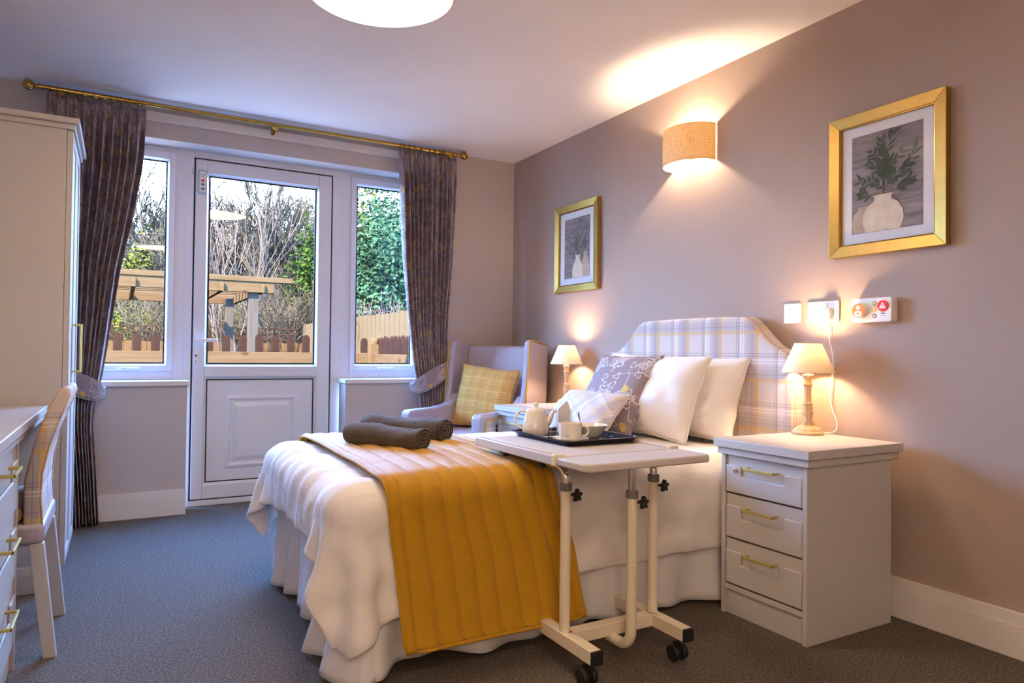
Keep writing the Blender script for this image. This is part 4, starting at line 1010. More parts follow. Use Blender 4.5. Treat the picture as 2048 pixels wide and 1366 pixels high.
for x, z in ((0.015, 0.025), (0.015, 0.002)): MB().prism([(x-0.002, z-0.0045), (x+0.002, z-0.0045), (x+0.003, z+0.001), (x, z+0.0055), (x-0.003, z+0.001)], 'y', -0.0430, -0.0422).build('button_icon', M_plastic, nc)
disc('speaker_ring', M_dark, nc, 0.015, -0.023, 0.0085, -0.0412, -0.039); disc('speaker_center', M_plastic, nc, 0.015, -0.023, 0.0062, -0.0417, -0.0408); disc('speaker_dot', M_dark, nc, 0.015, -0.023, 0.0022, -0.0421, -0.0412)
disc('alarm_button', M_red, nc, 0.050, 0.014, 0.0215, -0.0445, -0.039, 0.001)
tri = MB(); tri.prism([(0.036, 0.004), (0.064, 0.004), (0.050, 0.029)], 'y', -0.0452, -0.0442); tri.build('warning_triangle', M_plastic, nc)
MB().box(0.0487, 0.0513, -0.0458, -0.0450, 0.0115, 0.021).box(0.0487, 0.0513, -0.0458, -0.0450, 0.0065, 0.009).build('exclamation_mark', M_red, nc)
MB().box(0.042, 0.058, -0.0407, -0.0398, -0.0165, -0.0125).build('name_print', M_dark, nc)
MB().box(0.039, 0.061, -0.0405, -0.0398, -0.0245, -0.0225).build('small_print', M_pgrey, nc)

# wall sconce: half round fabric shade
sc = thing('wall_sconce', 'lit half-round hessian wall light above the headboard', 'wall light', (XR, 2.662, 1.948), R90)
shf = lambda u, v: (-0.155*math.cos(PI*u), -0.145*math.sin(PI*u)**0.9-0.003, 0.180*v)
ss = MB().grid(shf, 40, 8, lambda u, v: (u*0.47, v*0.18), flip=True).build('shade', M_sconce, sc, smooth=180, solid=0.0015)
for v in (0, 1): MB().tube([shf(k/40, v) for k in range(41)], 0.0016, 6).build('trim_edge', M_sconce, ss, smooth=180)
MB().box(-0.03, 0.03, -0.018, 0, 0.05, 0.13).build('back_plate', M_plastic, sc, bevel=0.004)
MB().tube([(0, -0.015, 0.075), (0, -0.06, 0.075), (0, -0.066, 0.085)], 0.007, 10).build('lamp_arm', M_plastic, sc, smooth=60)
M_sconcebulb = bulbmat('sconce_bulb', 900.0, (1.0, 0.80, 0.56))
MB().lathe([(0, 0), (0.011, 0.0), (0.017, 0.012), (0.019, 0.022), (0.015, 0.034), (0.007, 0.041), (0, 0.042)], 16, (0, -0.066, 0.086)).build('bulb', M_sconcebulb, sc, smooth=180)

# ceiling lights: flat drums, one in view and one unseen, added for fill
def drum_light(label, loc, dm):
    cl = thing('ceiling_light', label, 'ceiling light', loc); r = 0.262
    MB().grid(lambda u, v: (r*math.cos(2*PI*u), r*math.sin(2*PI*u), 0.135*v), 72, 4, lambda u, v: (u*1.6, v*0.13)).build('shade', M_drum, cl, smooth=180, solid=0.002)
    for z in (0.0, 0.135): MB().tube([(r*math.cos(t), r*math.sin(t), z) for t in np.linspace(0, 2*PI, 72, endpoint=False)], 0.0025, 6, closed=True).build('trim_ring', M_drum, cl, smooth=180)
    MB().lathe([(0.0, 0.004), (r-0.004, 0.004), (r-0.004, 0.007), (0.0, 0.007)], 72).build('diffuser', dm, cl, smooth=40)
    MB().lathe([(0.0, 0.137), (0.07, 0.137), (0.07, 0.150), (0.0, 0.150)], 28).build('ceiling_rose', M_plastic, cl, smooth=40)
    return cl
drum_light('lit white drum shade light on the ceiling above the bed foot', (0.784, 2.376, 2.25), M_diff)
drum_light('added unseen drum shade fill light on the ceiling over the near half of the room', (0.4, -0.35, 2.25), M_diff)
# unseen lamp added behind the viewpoint for warm fill; its shade glows
fl_ = thing('fill_lamp', 'added unseen fill lamp with a drum shade in the near corner of the room', 'lamp', (-0.46, -0.95, 0))
MB().lathe([(0, 0), (0.15, 0), (0.15, 0.015), (0.03, 0.03), (0.012, 0.05), (0.012, 1.30), (0, 1.30)], 32).build('base_and_pole', M_brass, fl_, smooth=40)
MB().lathe([(0.25, 1.27), (0.25, 1.63)], 48).build('shade', M_fillshade, fl_, smooth=180)
MB().lathe([(0, 1.30), (0.02, 1.30), (0.03, 1.36), (0.02, 1.40), (0, 1.41)], 16).build('bulb', M_plastic, fl_, smooth=180)

# ================================================================== PICTURES
M_mat = plain('white_picture_mount', lin(226, 220, 222), 0.8, var=0.01)
def printbg():
    t = NT('streaky_grey_print', 0.8, 0, 0.1); co = t.coord()
    n = t.noise(t.mapping(co, (6, 6, 40)), 1.0, 4, 0.6, 0.5)
    t.col(t.ramp(n, [(0.3, lin(112, 104, 106)), (0.7, lin(160, 150, 150))]).outputs[0]); return t.m
M_pbg = printbg()
M_vase = plain('cream_stone_print', lin(206, 192, 174), 0.8, var=0.10, vscale=25)
M_vase2 = plain('taupe_stone_print', lin(176, 160, 144), 0.8, var=0.12, vscale=25)
M_pleaf = plain('olive_green_print', lin(72, 82, 66), 0.8, var=0.30, vscale=40)
M_pleaf2 = plain('grey_sage_print', lin(98, 100, 92), 0.8, var=0.35, vscale=50)
M_pstem = plain('brown_stem_print', lin(96, 76, 58), 0.8, var=0.1)
def vase_outline(cx, z0, prof): return [(cx+r_, z0+z) for r_, z in prof]+[(cx-r_, z0+z) for r_, z in prof[::-1]]
def picture(label, yc, zc, w, h, kind):
    T = thing('framed_picture', label, 'picture', (XR-0.001, yc, zc), R90, 'gold framed vase prints')
    f = 0.043; dpt = 0.032
    # mitred gold mouldings
    def side(pts, nm):
        (a, b, c_, d) = pts     # outer a,b inner c,d
        vs = [(a[0], -dpt, a[1]), (b[0], -dpt, b[1]), (c_[0], -dpt+0.006, c_[1]), (d[0], -dpt+0.006, d[1]), (a[0], 0, a[1]), (b[0], 0, b[1]), (c_[0], -0.010, c_[1]), (d[0], -0.010, d[1])]
        MB().add(vs, [(0, 1, 2, 3), (4, 5, 1, 0), (3, 2, 6, 7), (7, 6, 5, 4), (0, 3, 7, 4), (1, 5, 6, 2)]).build(nm, M_gold, T, bevel=0.0012)
    X, Z, x, z = w/2, h/2, w/2-f, h/2-f
    side(((-X, -Z), (X, -Z), (x, -z), (-x, -z)), 'frame_rail'); side(((X, Z), (-X, Z), (-x, z), (x, z)), 'frame_rail')
    side(((X, -Z), (X, Z), (x, z), (x, -z)), 'frame_stile'); side(((-X, Z), (-X, -Z), (-x, -z), (-x, z)), 'frame_stile')
    sl_ = MB(); frame_ring(sl_, -x-0.001, x+0.001, -z-0.001, z+0.001, 0.006, -0.022, -0.010); sl_.build('inner_slip', M_brass, T, bevel=0.001)
    MB().box(-x, x, -0.012, -0.008, -z, z).build('mount', M_mat, T)
    pw, ph = 0.142, 0.194
    pr_ = MB().box(-pw, pw, -0.0128, -0.0118, -ph, ph).build('print', M_pbg, T)
    rng = random.Random(5 if kind == 1 else 9); Y = [-0.0130]
    def flat(nm, m, polys):
        mb = MB()
        for q in polys:
            q = [(min(pw, max(-pw, a)), min(ph, max(-ph, b))) for a, b in q]; Y[0] -= 0.0000035
            n_ = len(q); mb.add([(a, Y[0], b) for a, b in q], [tuple(range(n_))])
        Y[0] -= 0.0002
        return mb.build(nm, m, pr_)
    if kind == 1:
        flat('printed_jar', M_vase2, [vase_outline(-0.085, -0.194, [(0.0, 0), (0.050, 0), (0.058, 0.035), (0.050, 0.075), (0.030, 0.092), (0.032, 0.104)])])
        mouth = (-0.012, -0.055); lw, ll = 0.0125, 0.037
        stems = [(-0.115, 0.02, 0.04), (-0.10, -0.035, -0.02), (-0.065, 0.135, 0.03), (-0.02, 0.165, 0.0), (0.035, 0.185, -0.02), (0.075, 0.10, -0.03), (0.125, 0.11, 0.02), (0.10, -0.015, 0.02), (0.105, 0.05, -0.02), (-0.085, 0.085, 0.05), (0.01, 0.10, 0.01)]
    else:
        flat('printed_jar', M_vase2, [vase_outline(0.095, -0.194, [(0.0, 0), (0.040, 0), (0.043, 0.055), (0.034, 0.10), (0.018, 0.135), (0.021, 0.162)])])
        mouth = (0.012, -0.055); lw, ll = 0.0085, 0.020
        stems = [(-0.115, 0.055, 0.04), (-0.09, -0.03, 0.0), (-0.06, 0.13, 0.03), (0.0, 0.15, 0.0), (0.04, 0.185, -0.01), (0.075, 0.10, -0.03), (0.12, 0.14, 0.02), (0.105, 0.03, 0.02), (0.125, 0.08, -0.02), (-0.115, 0.0, 0.05), (-0.03, 0.06, 0.01)]
    polys = []; lv = []
    for ex, ez, bow in stems:
        pt = []
        for k in range(13):
            t = k/12; pt.append((mouth[0]+(ex-mouth[0])*t+bow*math.sin(PI*t), mouth[1]+(ez-mouth[1])*t))
        for k in range(12):
            (a, b), (c_, d) = pt[k], pt[k+1]; L = math.hypot(c_-a, d-b)+1e-6; nx_, nz_ = -(d-b)/L*0.0011, (c_-a)/L*0.0011
            polys.append([(a-nx_, b-nz_), (c_-nx_, d-nz_), (c_+nx_, d+nz_), (a+nx_, b+nz_)])
            if k >= 4:
                ang = math.atan2(d-b, c_-a)
                for sgn in (-1, 1):
                    if rng.random() < 0.82:
                        al = ang+sgn*rng.uniform(0.35, 0.95); q = ll*rng.uniform(0.7, 1.25); ca, sa = math.cos(al), math.sin(al); w_ = lw*rng.uniform(0.7, 1.1)
                        lf = [(0, 0), (0.3*q, w_*0.42), (0.6*q, w_*0.5), (0.9*q, w_*0.2), (q, 0), (0.9*q, -w_*0.2), (0.6*q, -w_*0.5), (0.3*q, -w_*0.42)]
                        lv.append([(a+ca*u-sa*v, b+sa*u+ca*v) for u, v in lf])
    flat('printed_stems', M_pstem, polys)
    m_ = flat('printed_leaves', M_pleaf if kind == 1 else M_pleaf2, lv)
    if kind == 1: flat('printed_vase', M_vase, [vase_outline(-0.012, -0.194, [(0.0, 0), (0.068, 0), (0.083, 0.035), (0.080, 0.070), (0.060, 0.102), (0.036, 0.116), (0.034, 0.130), (0.042, 0.140)])])
    else: flat('printed_vase', M_vase, [vase_outline(0.012, -0.194, [(0.0, 0), (0.056, 0), (0.062, 0.035), (0.052, 0.075), (0.026, 0.115), (0.021, 0.130), (0.030, 0.145)])])
    MB().box(-x, x, -0.0185, -0.0165, -z, z).build('picture_glass', M_picglass, T)
    return T
picture('large gold framed print of olive branches in a round vase above the sockets', 1.6155, 1.656, 0.467, 0.563, 1)
picture('gold framed print of sprigs in a bottle vase near the room corner', 3.689, 1.657, 0.478, 0.568, 2)

# ================================================================== OVERBED TABLE
TZ = 0.66
ot = thing('overbed_table', 'cream wheeled overbed table with pale top standing over the bed edge', 'overbed table', (0, 0, 0))
xa, xb = 1.145, 1.640; yj = 1.765; yn = 1.602; yf2 = 2.300
MB().box(xa+0.0185, xb-0.0185, yj+0.003, yf2-0.001, TZ-0.024, TZ).build('main_top', M_tabletop, ot, bevel=0.006, seg=3, smooth=40)
fp = MB(); fp.prism([(xa+0.004, yj-0.003), (xb-0.004, yj-0.003), (xb-0.004, yn+0.02), (xb-0.02, yn), (xa+0.02, yn), (xa+0.004, yn+0.02)], 'z', TZ-0.024, TZ); fp.build('side_flap', M_tabletop, ot, bevel=0.006, seg=3, smooth=40)
for x0, sg in ((xa, 1), (xb, -1)):
    rl = MB(); a = x0; b = x0+sg*0.018; c_ = x0+sg*0.036
    rl.box(min(a, b), max(a, b), yj+0.02, yf2, TZ-0.026, TZ+0.003).box(min(x0+sg*0.021, c_), max(x0+sg*0.021, c_), yj+0.02, yf2, TZ-0.002, TZ+0.007)
    rl_ = rl.build('edge_rail', M_tabletop, ot, bevel=0.003, seg=2, smooth=40)
    B('rail_end_cap', M_cream, rl_, min(x0-sg*0.001, c_+sg*0.001), max(x0-sg*0.001, c_+sg*0.001), yj-0.002, yj+0.02, TZ-0.027, TZ+0.008, 0.003)
PX = ((1.214, 1.803), (1.567, 1.803))
zb = 0.095
for (x, y) in PX:
    MB().tube([(x, y, zb+0.01), (x, y, 0.555)], 0.0165, 20).build('post', M_cream, ot, smooth=60)
    MB().tube([(x, y, 0.548), (x, y, 0.572)], 0.0195, 20).build('collar', M_grey, ot, bevel=0.002, smooth=60)
    pth = [(x, y, 0.50), (x, y, 0.585)]+[(x, y+0.045-0.045*math.cos(t), 0.585+0.035*math.sin(t)) for t in np.linspace(0.25, PI/2, 6)]+[(x, y+0.30, 0.620)]
    MB().tube(pth, 0.0125, 16).build('bent_tube', M_chrome, ot, smooth=60)
    st_ = [(x+0.022+0*k, 0, 0) for k in range(2)]
    def knob(px, py, pz):
        K = MB(); K.tube([(px+0.010, py+0.0, pz), (px+0.024, py-0.018, pz)], 0.005, 10)
        star = []
        for k in range(20):
            t = 2*PI*k/20; rr = 0.0165+0.0055*math.cos(5*t); star.append((rr*math.cos(t+0.3), rr*math.sin(t+0.3)))
        ax = Vector((0.25, -0.968, 0)); sx_ = Vector((0.968, 0.25, 0)); c0 = Vector((px+0.024, py-0.018, pz))
        n_ = 20; vs = [c0+sx_*a+Vector((0, 0, b)) for a, b in star]+[c0+ax*0.014+sx_*a+Vector((0, 0, b)) for a, b in star]
        K.add(vs, [tuple(range(n_))[::-1], tuple(range(n_, 2*n_))]+[(k, (k+1) % n_, n_+(k+1) % n_, n_+k) for k in range(n_)])
        K.build('star_knob', M_black, ot, bevel=0.002, smooth=40)
    knob(x, y, 0.535)
# third leg: J tube in front of the crossbar
x, y = 1.392, 1.700
pth = [(x, 1.803, zb-0.012)]+[(x, y+0.055-0.055*math.sin(t), zb-0.012-0.0+0.0+0.055*(1-math.cos(t))-0.018) for t in np.linspace(0.0, PI/2, 9)]+[(x, y, 0.535)]
pth[0] = (x, 1.81, zb-0.030)
MB().tube(pth, 0.0165, 18).build('front_post', M_cream, ot, smooth=60)
MB().tube([(x, y, 0.528), (x, y, 0.552)], 0.0195, 18).build('collar', M_grey, ot, bevel=0.002, smooth=60)
MB().tube([(x, y, 0.50), (x, y, TZ-0.026)], 0.0125, 16).build('chrome_tube', M_chrome, ot, smooth=60); knob(x, y, 0.515)
B('crossbar', M_cream, ot, 1.214, 1.567, 1.783, 1.823, zb-0.02, zb+0.02, 0.002)
for (px, py) in PX:
    y0_, y1_ = 1.640, 2.24
    B('foot_bar', M_cream, ot, px-0.019, px+0.019, y0_, y1_, zb-0.02, zb+0.02, 0.002)
    for ye, s in ((y0_, -1), (y1_, 1)):
        B('end_cap', M_black, ot, px-0.0195, px+0.0195, min(ye, ye+s*0.010), max(ye, ye+s*0.010), zb-0.0205, zb+0.0205, 0.002)
        cw = thing('x', '', '')
        bpy.data.objects.remove(cw)
        cs_ = MB(); cs_.tube([(px, ye-s*0.035, zb-0.02), (px, ye-s*0.035, 0.045)], 0.008, 10).box(px-0.006, px+0.006, ye-s*0.035-0.012, ye-s*0.035+0.022, 0.030, 0.058)
        ck = cs_.build('caster', M_black, ot, smooth=40)
        for sx in (-1, 1):
            wm = MB(); wx = px+sx*0.016; wy = ye-s*0.035+0.008
            wm.tube([(wx-0.009, wy, 0.026), (wx+0.009, wy, 0.026)], 0.026, 24); wm.build('wheel', M_black, ck, bevel=0.004, smooth=40)
for (px, py) in PX:
    for yy in (1.93, 2.17): B('top_clip', M_black, ot, px-0.018, px+0.018, yy-0.01, yy+0.01, TZ-0.058, TZ-0.025, 0.002)

# ---- tray and tea things
tr = thing('serving_tray', 'black rectangular serving tray on the overbed table', 'tray', (1.462, 2.125, TZ), 0.0)
def tray_ring(hw, hl, z, r): return [(a, b, z) for a, b in rrect(-hw, hw, -hl, hl, r, 5)]
tw_, tl_ = 0.158, 0.196
rg = [tray_ring(tw_-0.016, tl_-0.016, 0.0, 0.02), tray_ring(tw_-0.004, tl_-0.004, 0.017, 0.028), tray_ring(tw_+0.004, tl_+0.004, 0.018, 0.032), tray_ring(tw_+0.004, tl_+0.004, 0.0205, 0.032), tray_ring(tw_-0.006, tl_-0.006, 0.0205, 0.027), tray_ring(tw_-0.018, tl_-0.018, 0.004, 0.019)]
n_ = len(rg[0]); vs = [p for q in rg for p in q]
fs = [tuple(range(n_))[::-1]]+[(i*n_+k, i*n_+(k+1) % n_, (i+1)*n_+(k+1) % n_, (i+1)*n_+k) for i in range(5) for k in range(n_)]+[tuple(range(5*n_, 6*n_))]
MB().add(vs, fs).build('tray_body', M_tray, tr, smooth=40)
TT = TZ+0.0042
def on_tray(px, py):   # pixel of the contact point on the tray -> table coordinates
    d = _f+_r*((px-1024)/FPX)-_u*((py-683)/FPX); k = (TT-CAM_H)/d.z; return (d.x*k, d.y*k, TT)
tp = thing('teapot', 'white ceramic teapot on the black tray', 'teapot', on_tray(1071, 871), 0.0)
tp.rotation_euler = (0, 0, -0.50)
MB().lathe([(0.0, 0.0), (0.040, 0.0), (0.046, 0.004), (0.050, 0.016), (0.050, 0.030), (0.046, 0.052), (0.0405, 0.074), (0.0375, 0.090), (0.0365, 0.095), (0.034, 0.097), (0.0, 0.097)], 40).build('body', M_ceramic, tp, smooth=50)
ld = MB(); ld.lathe([(0.0355, 0.0965), (0.0340, 0.1005), (0.022, 0.104), (0.010, 0.1055), (0.0085, 0.108), (0.0095, 0.113), (0.0120, 0.117), (0.0115, 0.121), (0.006, 0.1235), (0.0, 0.124)], 32); ld.build('lid', M_ceramic, tp, smooth=60)
MB().tube([(0.036, 0, 0.042), (0.050, 0, 0.056), (0.058, 0, 0.074), (0.064, 0, 0.088), (0.074, 0, 0.096)], [0.017, 0.0125, 0.0095, 0.0075, 0.0058], 14).build('spout', M_ceramic, tp, smooth=180)
MB().tube([(-0.036, 0, 0.090)]+[(-0.046-0.030*math.sin(t)*1.0, 0, 0.060+0.034*math.cos(t)) for t in np.linspace(0.25, PI-0.55, 9)]+[(-0.046, 0, 0.024)], 0.0052, 10).build('handle', M_ceramic, tp, smooth=180)
def cup_profile(): return [(0.0, 0.002), (0.024, 0.002), (0.028, 0.0), (0.031, 0.003), (0.038, 0.014), (0.0405, 0.030), (0.0415, 0.062), (0.0395, 0.0625), (0.0385, 0.032), (0.034, 0.014), (0.024, 0.006), (0.0, 0.006)]
cl_ = on_tray(1140, 884)
sa = thing('saucer', 'white ceramic saucer under the teacup', 'saucer', cl_)
MB().lathe([(0.0, 0.0), (0.030, 0.0), (0.034, 0.003), (0.055, 0.008), (0.066, 0.0135), (0.0665, 0.0155), (0.054, 0.011), (0.034, 0.006), (0.0, 0.005)], 44).build('saucer_plate', M_ceramic, sa, smooth=60)
cu = thing('teacup', 'white ceramic teacup on its saucer on the tray', 'cup', (cl_[0], cl_[1], cl_[2]+0.0055), -0.55)
MB().lathe(cup_profile(), 40).build('bowl', M_ceramic, cu, smooth=50)
MB().tube([(0.038, 0, 0.052)]+[(0.046+0.018*math.sin(t), 0, 0.034+0.018*math.cos(t)) for t in np.linspace(0.2, PI-0.3, 9)]+[(0.037, 0, 0.016)], 0.0045, 10).build('handle', M_ceramic, cu, smooth=180)
spn = thing('teaspoon', 'steel teaspoon resting on the saucer rim', 'spoon', (cl_[0]-0.050, cl_[1]-0.005, cl_[2]+0.0165), 2.2)
sm_ = MB(); sm_.tube([(-0.035, 0, 0.006), (0.0, 0, 0.0015), (0.038, 0, 0.002)], [0.0028, 0.0016, 0.0022], 8); sm_.build('handle', M_silver, spn, smooth=180)
MB().lathe([(0, -0.001), (0.009, 0.0), (0.011, 0.003), (0.010, 0.003), (0.006, 0.001), (0, 0.0005)], 16, (0.046, 0, 0.001)).build('bowl', M_silver, spn, smooth=180)
bw = thing('soup_bowl', 'white ceramic bowl at the back of the tray', 'bowl', on_tray(1182, 874))
MB().lathe([(0.0, 0.0), (0.026, 0.0), (0.030, 0.004), (0.042, 0.016), (0.058, 0.038), (0.0635, 0.046), (0.0615, 0.0468), (0.054, 0.038), (0.038, 0.018), (0.026, 0.008), (0.0, 0.006)], 44).build('bowl_body', M_ceramic, bw, smooth=60)
s2 = thing('dessert_spoon', 'steel spoon standing in the white bowl', 'spoon', tuple(Vector(on_tray(1182, 874))+Vector((-0.030, 0.012, 0.012))), 0.4)
MB().tube([(0.012, 0, 0.004), (-0.012, 0, 0.035), (-0.028, 0, 0.072), (-0.031, 0, 0.082)], [0.002, 0.002, 0.0035, 0.0045], 8).build('handle', M_silver, s2, smooth=180)
MB().lathe([(0, 0), (0.010, 0.002), (0.012, 0.005), (0.0, 0.002)], 14, (0.016, 0, 0.0)).build('bowl', M_silver, s2, smooth=180)
def tumbler(label, loc, r, hgt):
    T = thing('glass_tumbler', label, 'glass', loc)
    MB().lathe([(0.0, 0.0), (r*0.86, 0.0), (r*0.9, 0.003), (r, hgt), (r-0.0016, hgt+0.0005), (r*0.86, 0.010), (r*0.5, 0.008), (0.0, 0.008)], 36).build('glass_wall', M_tumbler, T, smooth=60)
    return T
g1 = on_tray(1128, 867); tumbler('clear glass tumbler holding a white napkin behind the teacup', g1, 0.033, 0.092)
g2_ = on_tray(1102, 868); tumbler('short clear glass tumbler beside the teapot spout', g2_, 0.030, 0.066)
nk = thing('paper_napkin', 'white folded napkin standing up in the glass tumbler', 'napkin', (g1[0], g1[1], g1[2]+0.010), -0.48)
for k, (dy, hh, lean) in enumerate(((-0.006, 0.118, 0.003), (0.002, 0.110, -0.002), (0.008, 0.100, 0.004))):
    q = [(-0.022, 0.0), (0.022, 0.0), (0.024, hh*0.70), (0.012+lean, hh*0.92), (0.004+lean, hh), (-0.024, hh*0.72)]
    MB().prism(q, 'y', dy-0.0016, dy+0.0016).build('napkin_fold', M_paper, nk, bevel=0.0008)

# ================================================================== CURTAINS AND POLE
ZR, YR = 2.3655, 4.452
cr = thing('curtain_pole', 'long brass curtain pole with ball finials above the glazed door', 'curtain pole', (0, YR, ZR))
MB().tube([(-0.405, 0, 0), (2.060, 0, 0)], 0.0125, 18).build('pole', M_brass, cr, smooth=60)
for x, s in ((-0.405, -1), (2.060, 1)):
    pr = [(0.0, 0), (0.0135, 0.0), (0.0135, 0.008), (0.008, 0.012), (0.008, 0.016), (0.014, 0.020), (0.024, 0.030), (0.028, 0.044), (0.025, 0.058), (0.016, 0.068), (0.0, 0.072)]
    fn = MB(); fn.lathe(pr, 24); fn.v = [(x+s*(c_ - 0.004), b, -s*a) for a, b, c_ in fn.v]
    fn.build('finial', M_brass, cr, smooth=50)
for x in (-0.300, 0.812, 2.000):
    bk = MB(); bk.tube([(x, 0, -0.014), (x, 0.03, -0.020), (x, YW-YR-0.022, -0.020)], 0.007, 10).tube([(x, -0.004, -0.016), (x, 0.004, -0.016)], 0.018, 14).box(x-0.012, x+0.012, YW-YR-0.028, YW-YR-0.022, -0.045, 0.005)
    bk.build('bracket', M_brass, cr, smooth=50)
RINGL = [-0.355, -0.318, -0.264, -0.234, -0.201, -0.154, -0.119, -0.069, -0.020, 0.020, 0.064, 0.084]
RINGR = [1.625, 1.650, 1.686, 1.726, 1.777, 1.832, 1.873, 1.907, 1.930, 1.949, 2.014, 2.035]
rg_ = MB(); rg_.tube([(0, 0.019*math.cos(t), 0.019*math.sin(t)-0.005) for t in np.linspace(0, 2*PI, 18, endpoint=False)], 0.0022, 6, closed=True)
rg_.tube([(0.0014*0+0.003*math.cos(t), 0, -0.027+0.003*math.sin(t)) for t in np.linspace(0, 2*PI, 8, endpoint=False)], 0.001, 5, closed=True)
r0 = None
for x in RINGL+RINGR:
    if r0 is None: r0 = rg_.build('curtain_ring', M_brass, cr, smooth=180); r0.location = (x, 0, 0)
    else: share(r0, (x, 0, 0), cr, rot=(0, 0, random.uniform(-0.25, 0.25)))

def curtain(label, zs, lx, rx, tie_z, tie_c, nf, seed, zbot, tail, yc):
    """zs descending heights with left and right edges; pinch pleated head; tieback"""
    T = thing('curtain', label, 'curtain', (0, 0, 0))
    ztop = 2.338; cw = 1.32
    zz = zs[::-1]; L_ = lx[::-1]; R_ = rx[::-1]
    rng = random.Random(seed); ph = [rng.uniform(-0.5, 0.5) for _ in range(nf+2)]; wd = [rng.uniform(0.7, 1.3) for _ in range(nf)]
    tot = sum(wd); cum = [0]
    for w in wd: cum.append(cum[-1]+w/tot)
    def pt(u, v):
        z = ztop+(zbot-ztop)*v
        a, b = interp(z, zz, L_), interp(z, zz, R_); W_ = b-a
        k = 0
        while k < nf-1 and u > cum[k+1]: k += 1
        t = (u-cum[k])/(cum[k+1]-cum[k])
        amp = interp(z, [zbot, tie_z-0.30, tie_z-0.06, tie_z, tie_z+0.08, tie_z+0.5, 2.15, 2.24, ztop], [0.045, 0.034, 0.020, 0.015, 0.020, 0.036, 0.046, 0.018, 0.014])*(0.75+0.5*abs(ph[k]))
        s = math.sin(2*PI*t+0.35*math.sin(3*z+ph[k]*5))
        sh = (abs(s)**0.75)*(1 if s > 0 else -1)
        head = max(0, min(1, (z-2.235)/0.03))
        pin = 0.010*math.sin(2*PI*3*t)*head if 0.15 < t < 0.6 else 0
        x = a+W_*u+0.12*W_/nf*math.cos(2*PI*t+0.5)*(1-0.4*head)*min(1, 8*min(u, 1-u))
        y = yc-amp*sh-pin+0.012*fbm(u*7, z*1.3, seed, 2)
        # belly over the tieback
        y -= 0.035*math.exp(-((z-tie_z)/0.28)**2)*(1-abs(2*u-1)**2)
        zw = z+0.012*math.sin(u*40+seed)*(1-min(1, v*0+abs(z-zbot)*30)) if z < zbot+0.03 else z
        return (x, y, zw)
    NU = nf*12
    m_ = MB(); m_.grid(pt, NU, 90, lambda u, v: (u*cw, (1-v)*2.3), flip=True)
    m_.build('curtain_panel', M_floral, T, smooth=180, solid=0.003)
    # tieback: a band wrapped diagonally
    (hx, hz), (lx_, lz) = tie_c    # hook side top, outer low side
    def band(u, v):
        th = PI*(1.06*u-0.03)
        x = hx+(lx_-hx)*(0.5-0.5*math.cos(th)); yy = yc+0.02-0.095*math.sin(th)**0.7 if 0 < th < PI else yc+0.02
        zc = hz+(lz-hz)*(0.5-0.5*math.cos(th))**1.3; hw = 0.022+0.042*math.sin(max(0, min(PI, th)))
        return (x, yy, zc+(v-0.5)*2*hw-0.020*math.sin(max(0, min(PI, th))))
    bm = MB(); bm.grid(band, 36, 6, lambda u, v: (u*0.5+3.1, v*0.11+0.6), flip=(lx_ < hx)); tb = bm.build('tieback', M_floral, T, smooth=180, solid=0.006, soff=0)
    for v in (0, 1): MB().tube([band(k/36, v) for k in range(37)], 0.0035, 6).build('tieback_piping', M_floral, tb, smooth=180)
    return T
curtain('mauve floral curtain tied back beside the wardrobe', [2.34, 2.10, 1.97, 1.67, 1.41, 0.99, 0.84, 0.74, 0.66, 0.55, 0.28, 0.0],
        [-0.366, -0.364, -0.362, -0.352, -0.340, -0.312, -0.300, -0.296, -0.290, -0.280, -0.262, -0.250],
        [0.105, 0.099, 0.088, 0.042, -0.008, -0.061, -0.082, -0.100, -0.118, -0.124, -0.105, -0.086], 0.735, ((-0.315, 0.84), (-0.068, 0.735)), 11, 3, 0.012, 0, 4.455)
curtain('mauve floral curtain tied back behind the armchair', [2.34, 2.17, 1.59, 1.19, 0.85, 0.76, 0.64, 0.50, 0.25, 0.0],
        [1.620, 1.629, 1.659, 1.697, 1.745, 1.765, 1.785, 1.800, 1.790, 1.775],
        [2.050, 2.051, 2.030, 2.001, 1.990, 1.988, 1.985, 1.985, 1.99, 2.0], 0.755, ((2.005, 0.875), (1.728, 0.735)), 11, 8, 0.012, 0, 4.462)

# ================================================================== ARMCHAIR (local -y = front)
ac = thing('wing_armchair', 'lilac wingback armchair with yellow piping in the room corner', 'armchair', (2.149, 4.133, 0), math.radians(29.25)-PI/2)
WA, WW, AF, ZA, ZW, DB = 0.302, 0.323, 0.526, 0.611, 1.056, 0.21
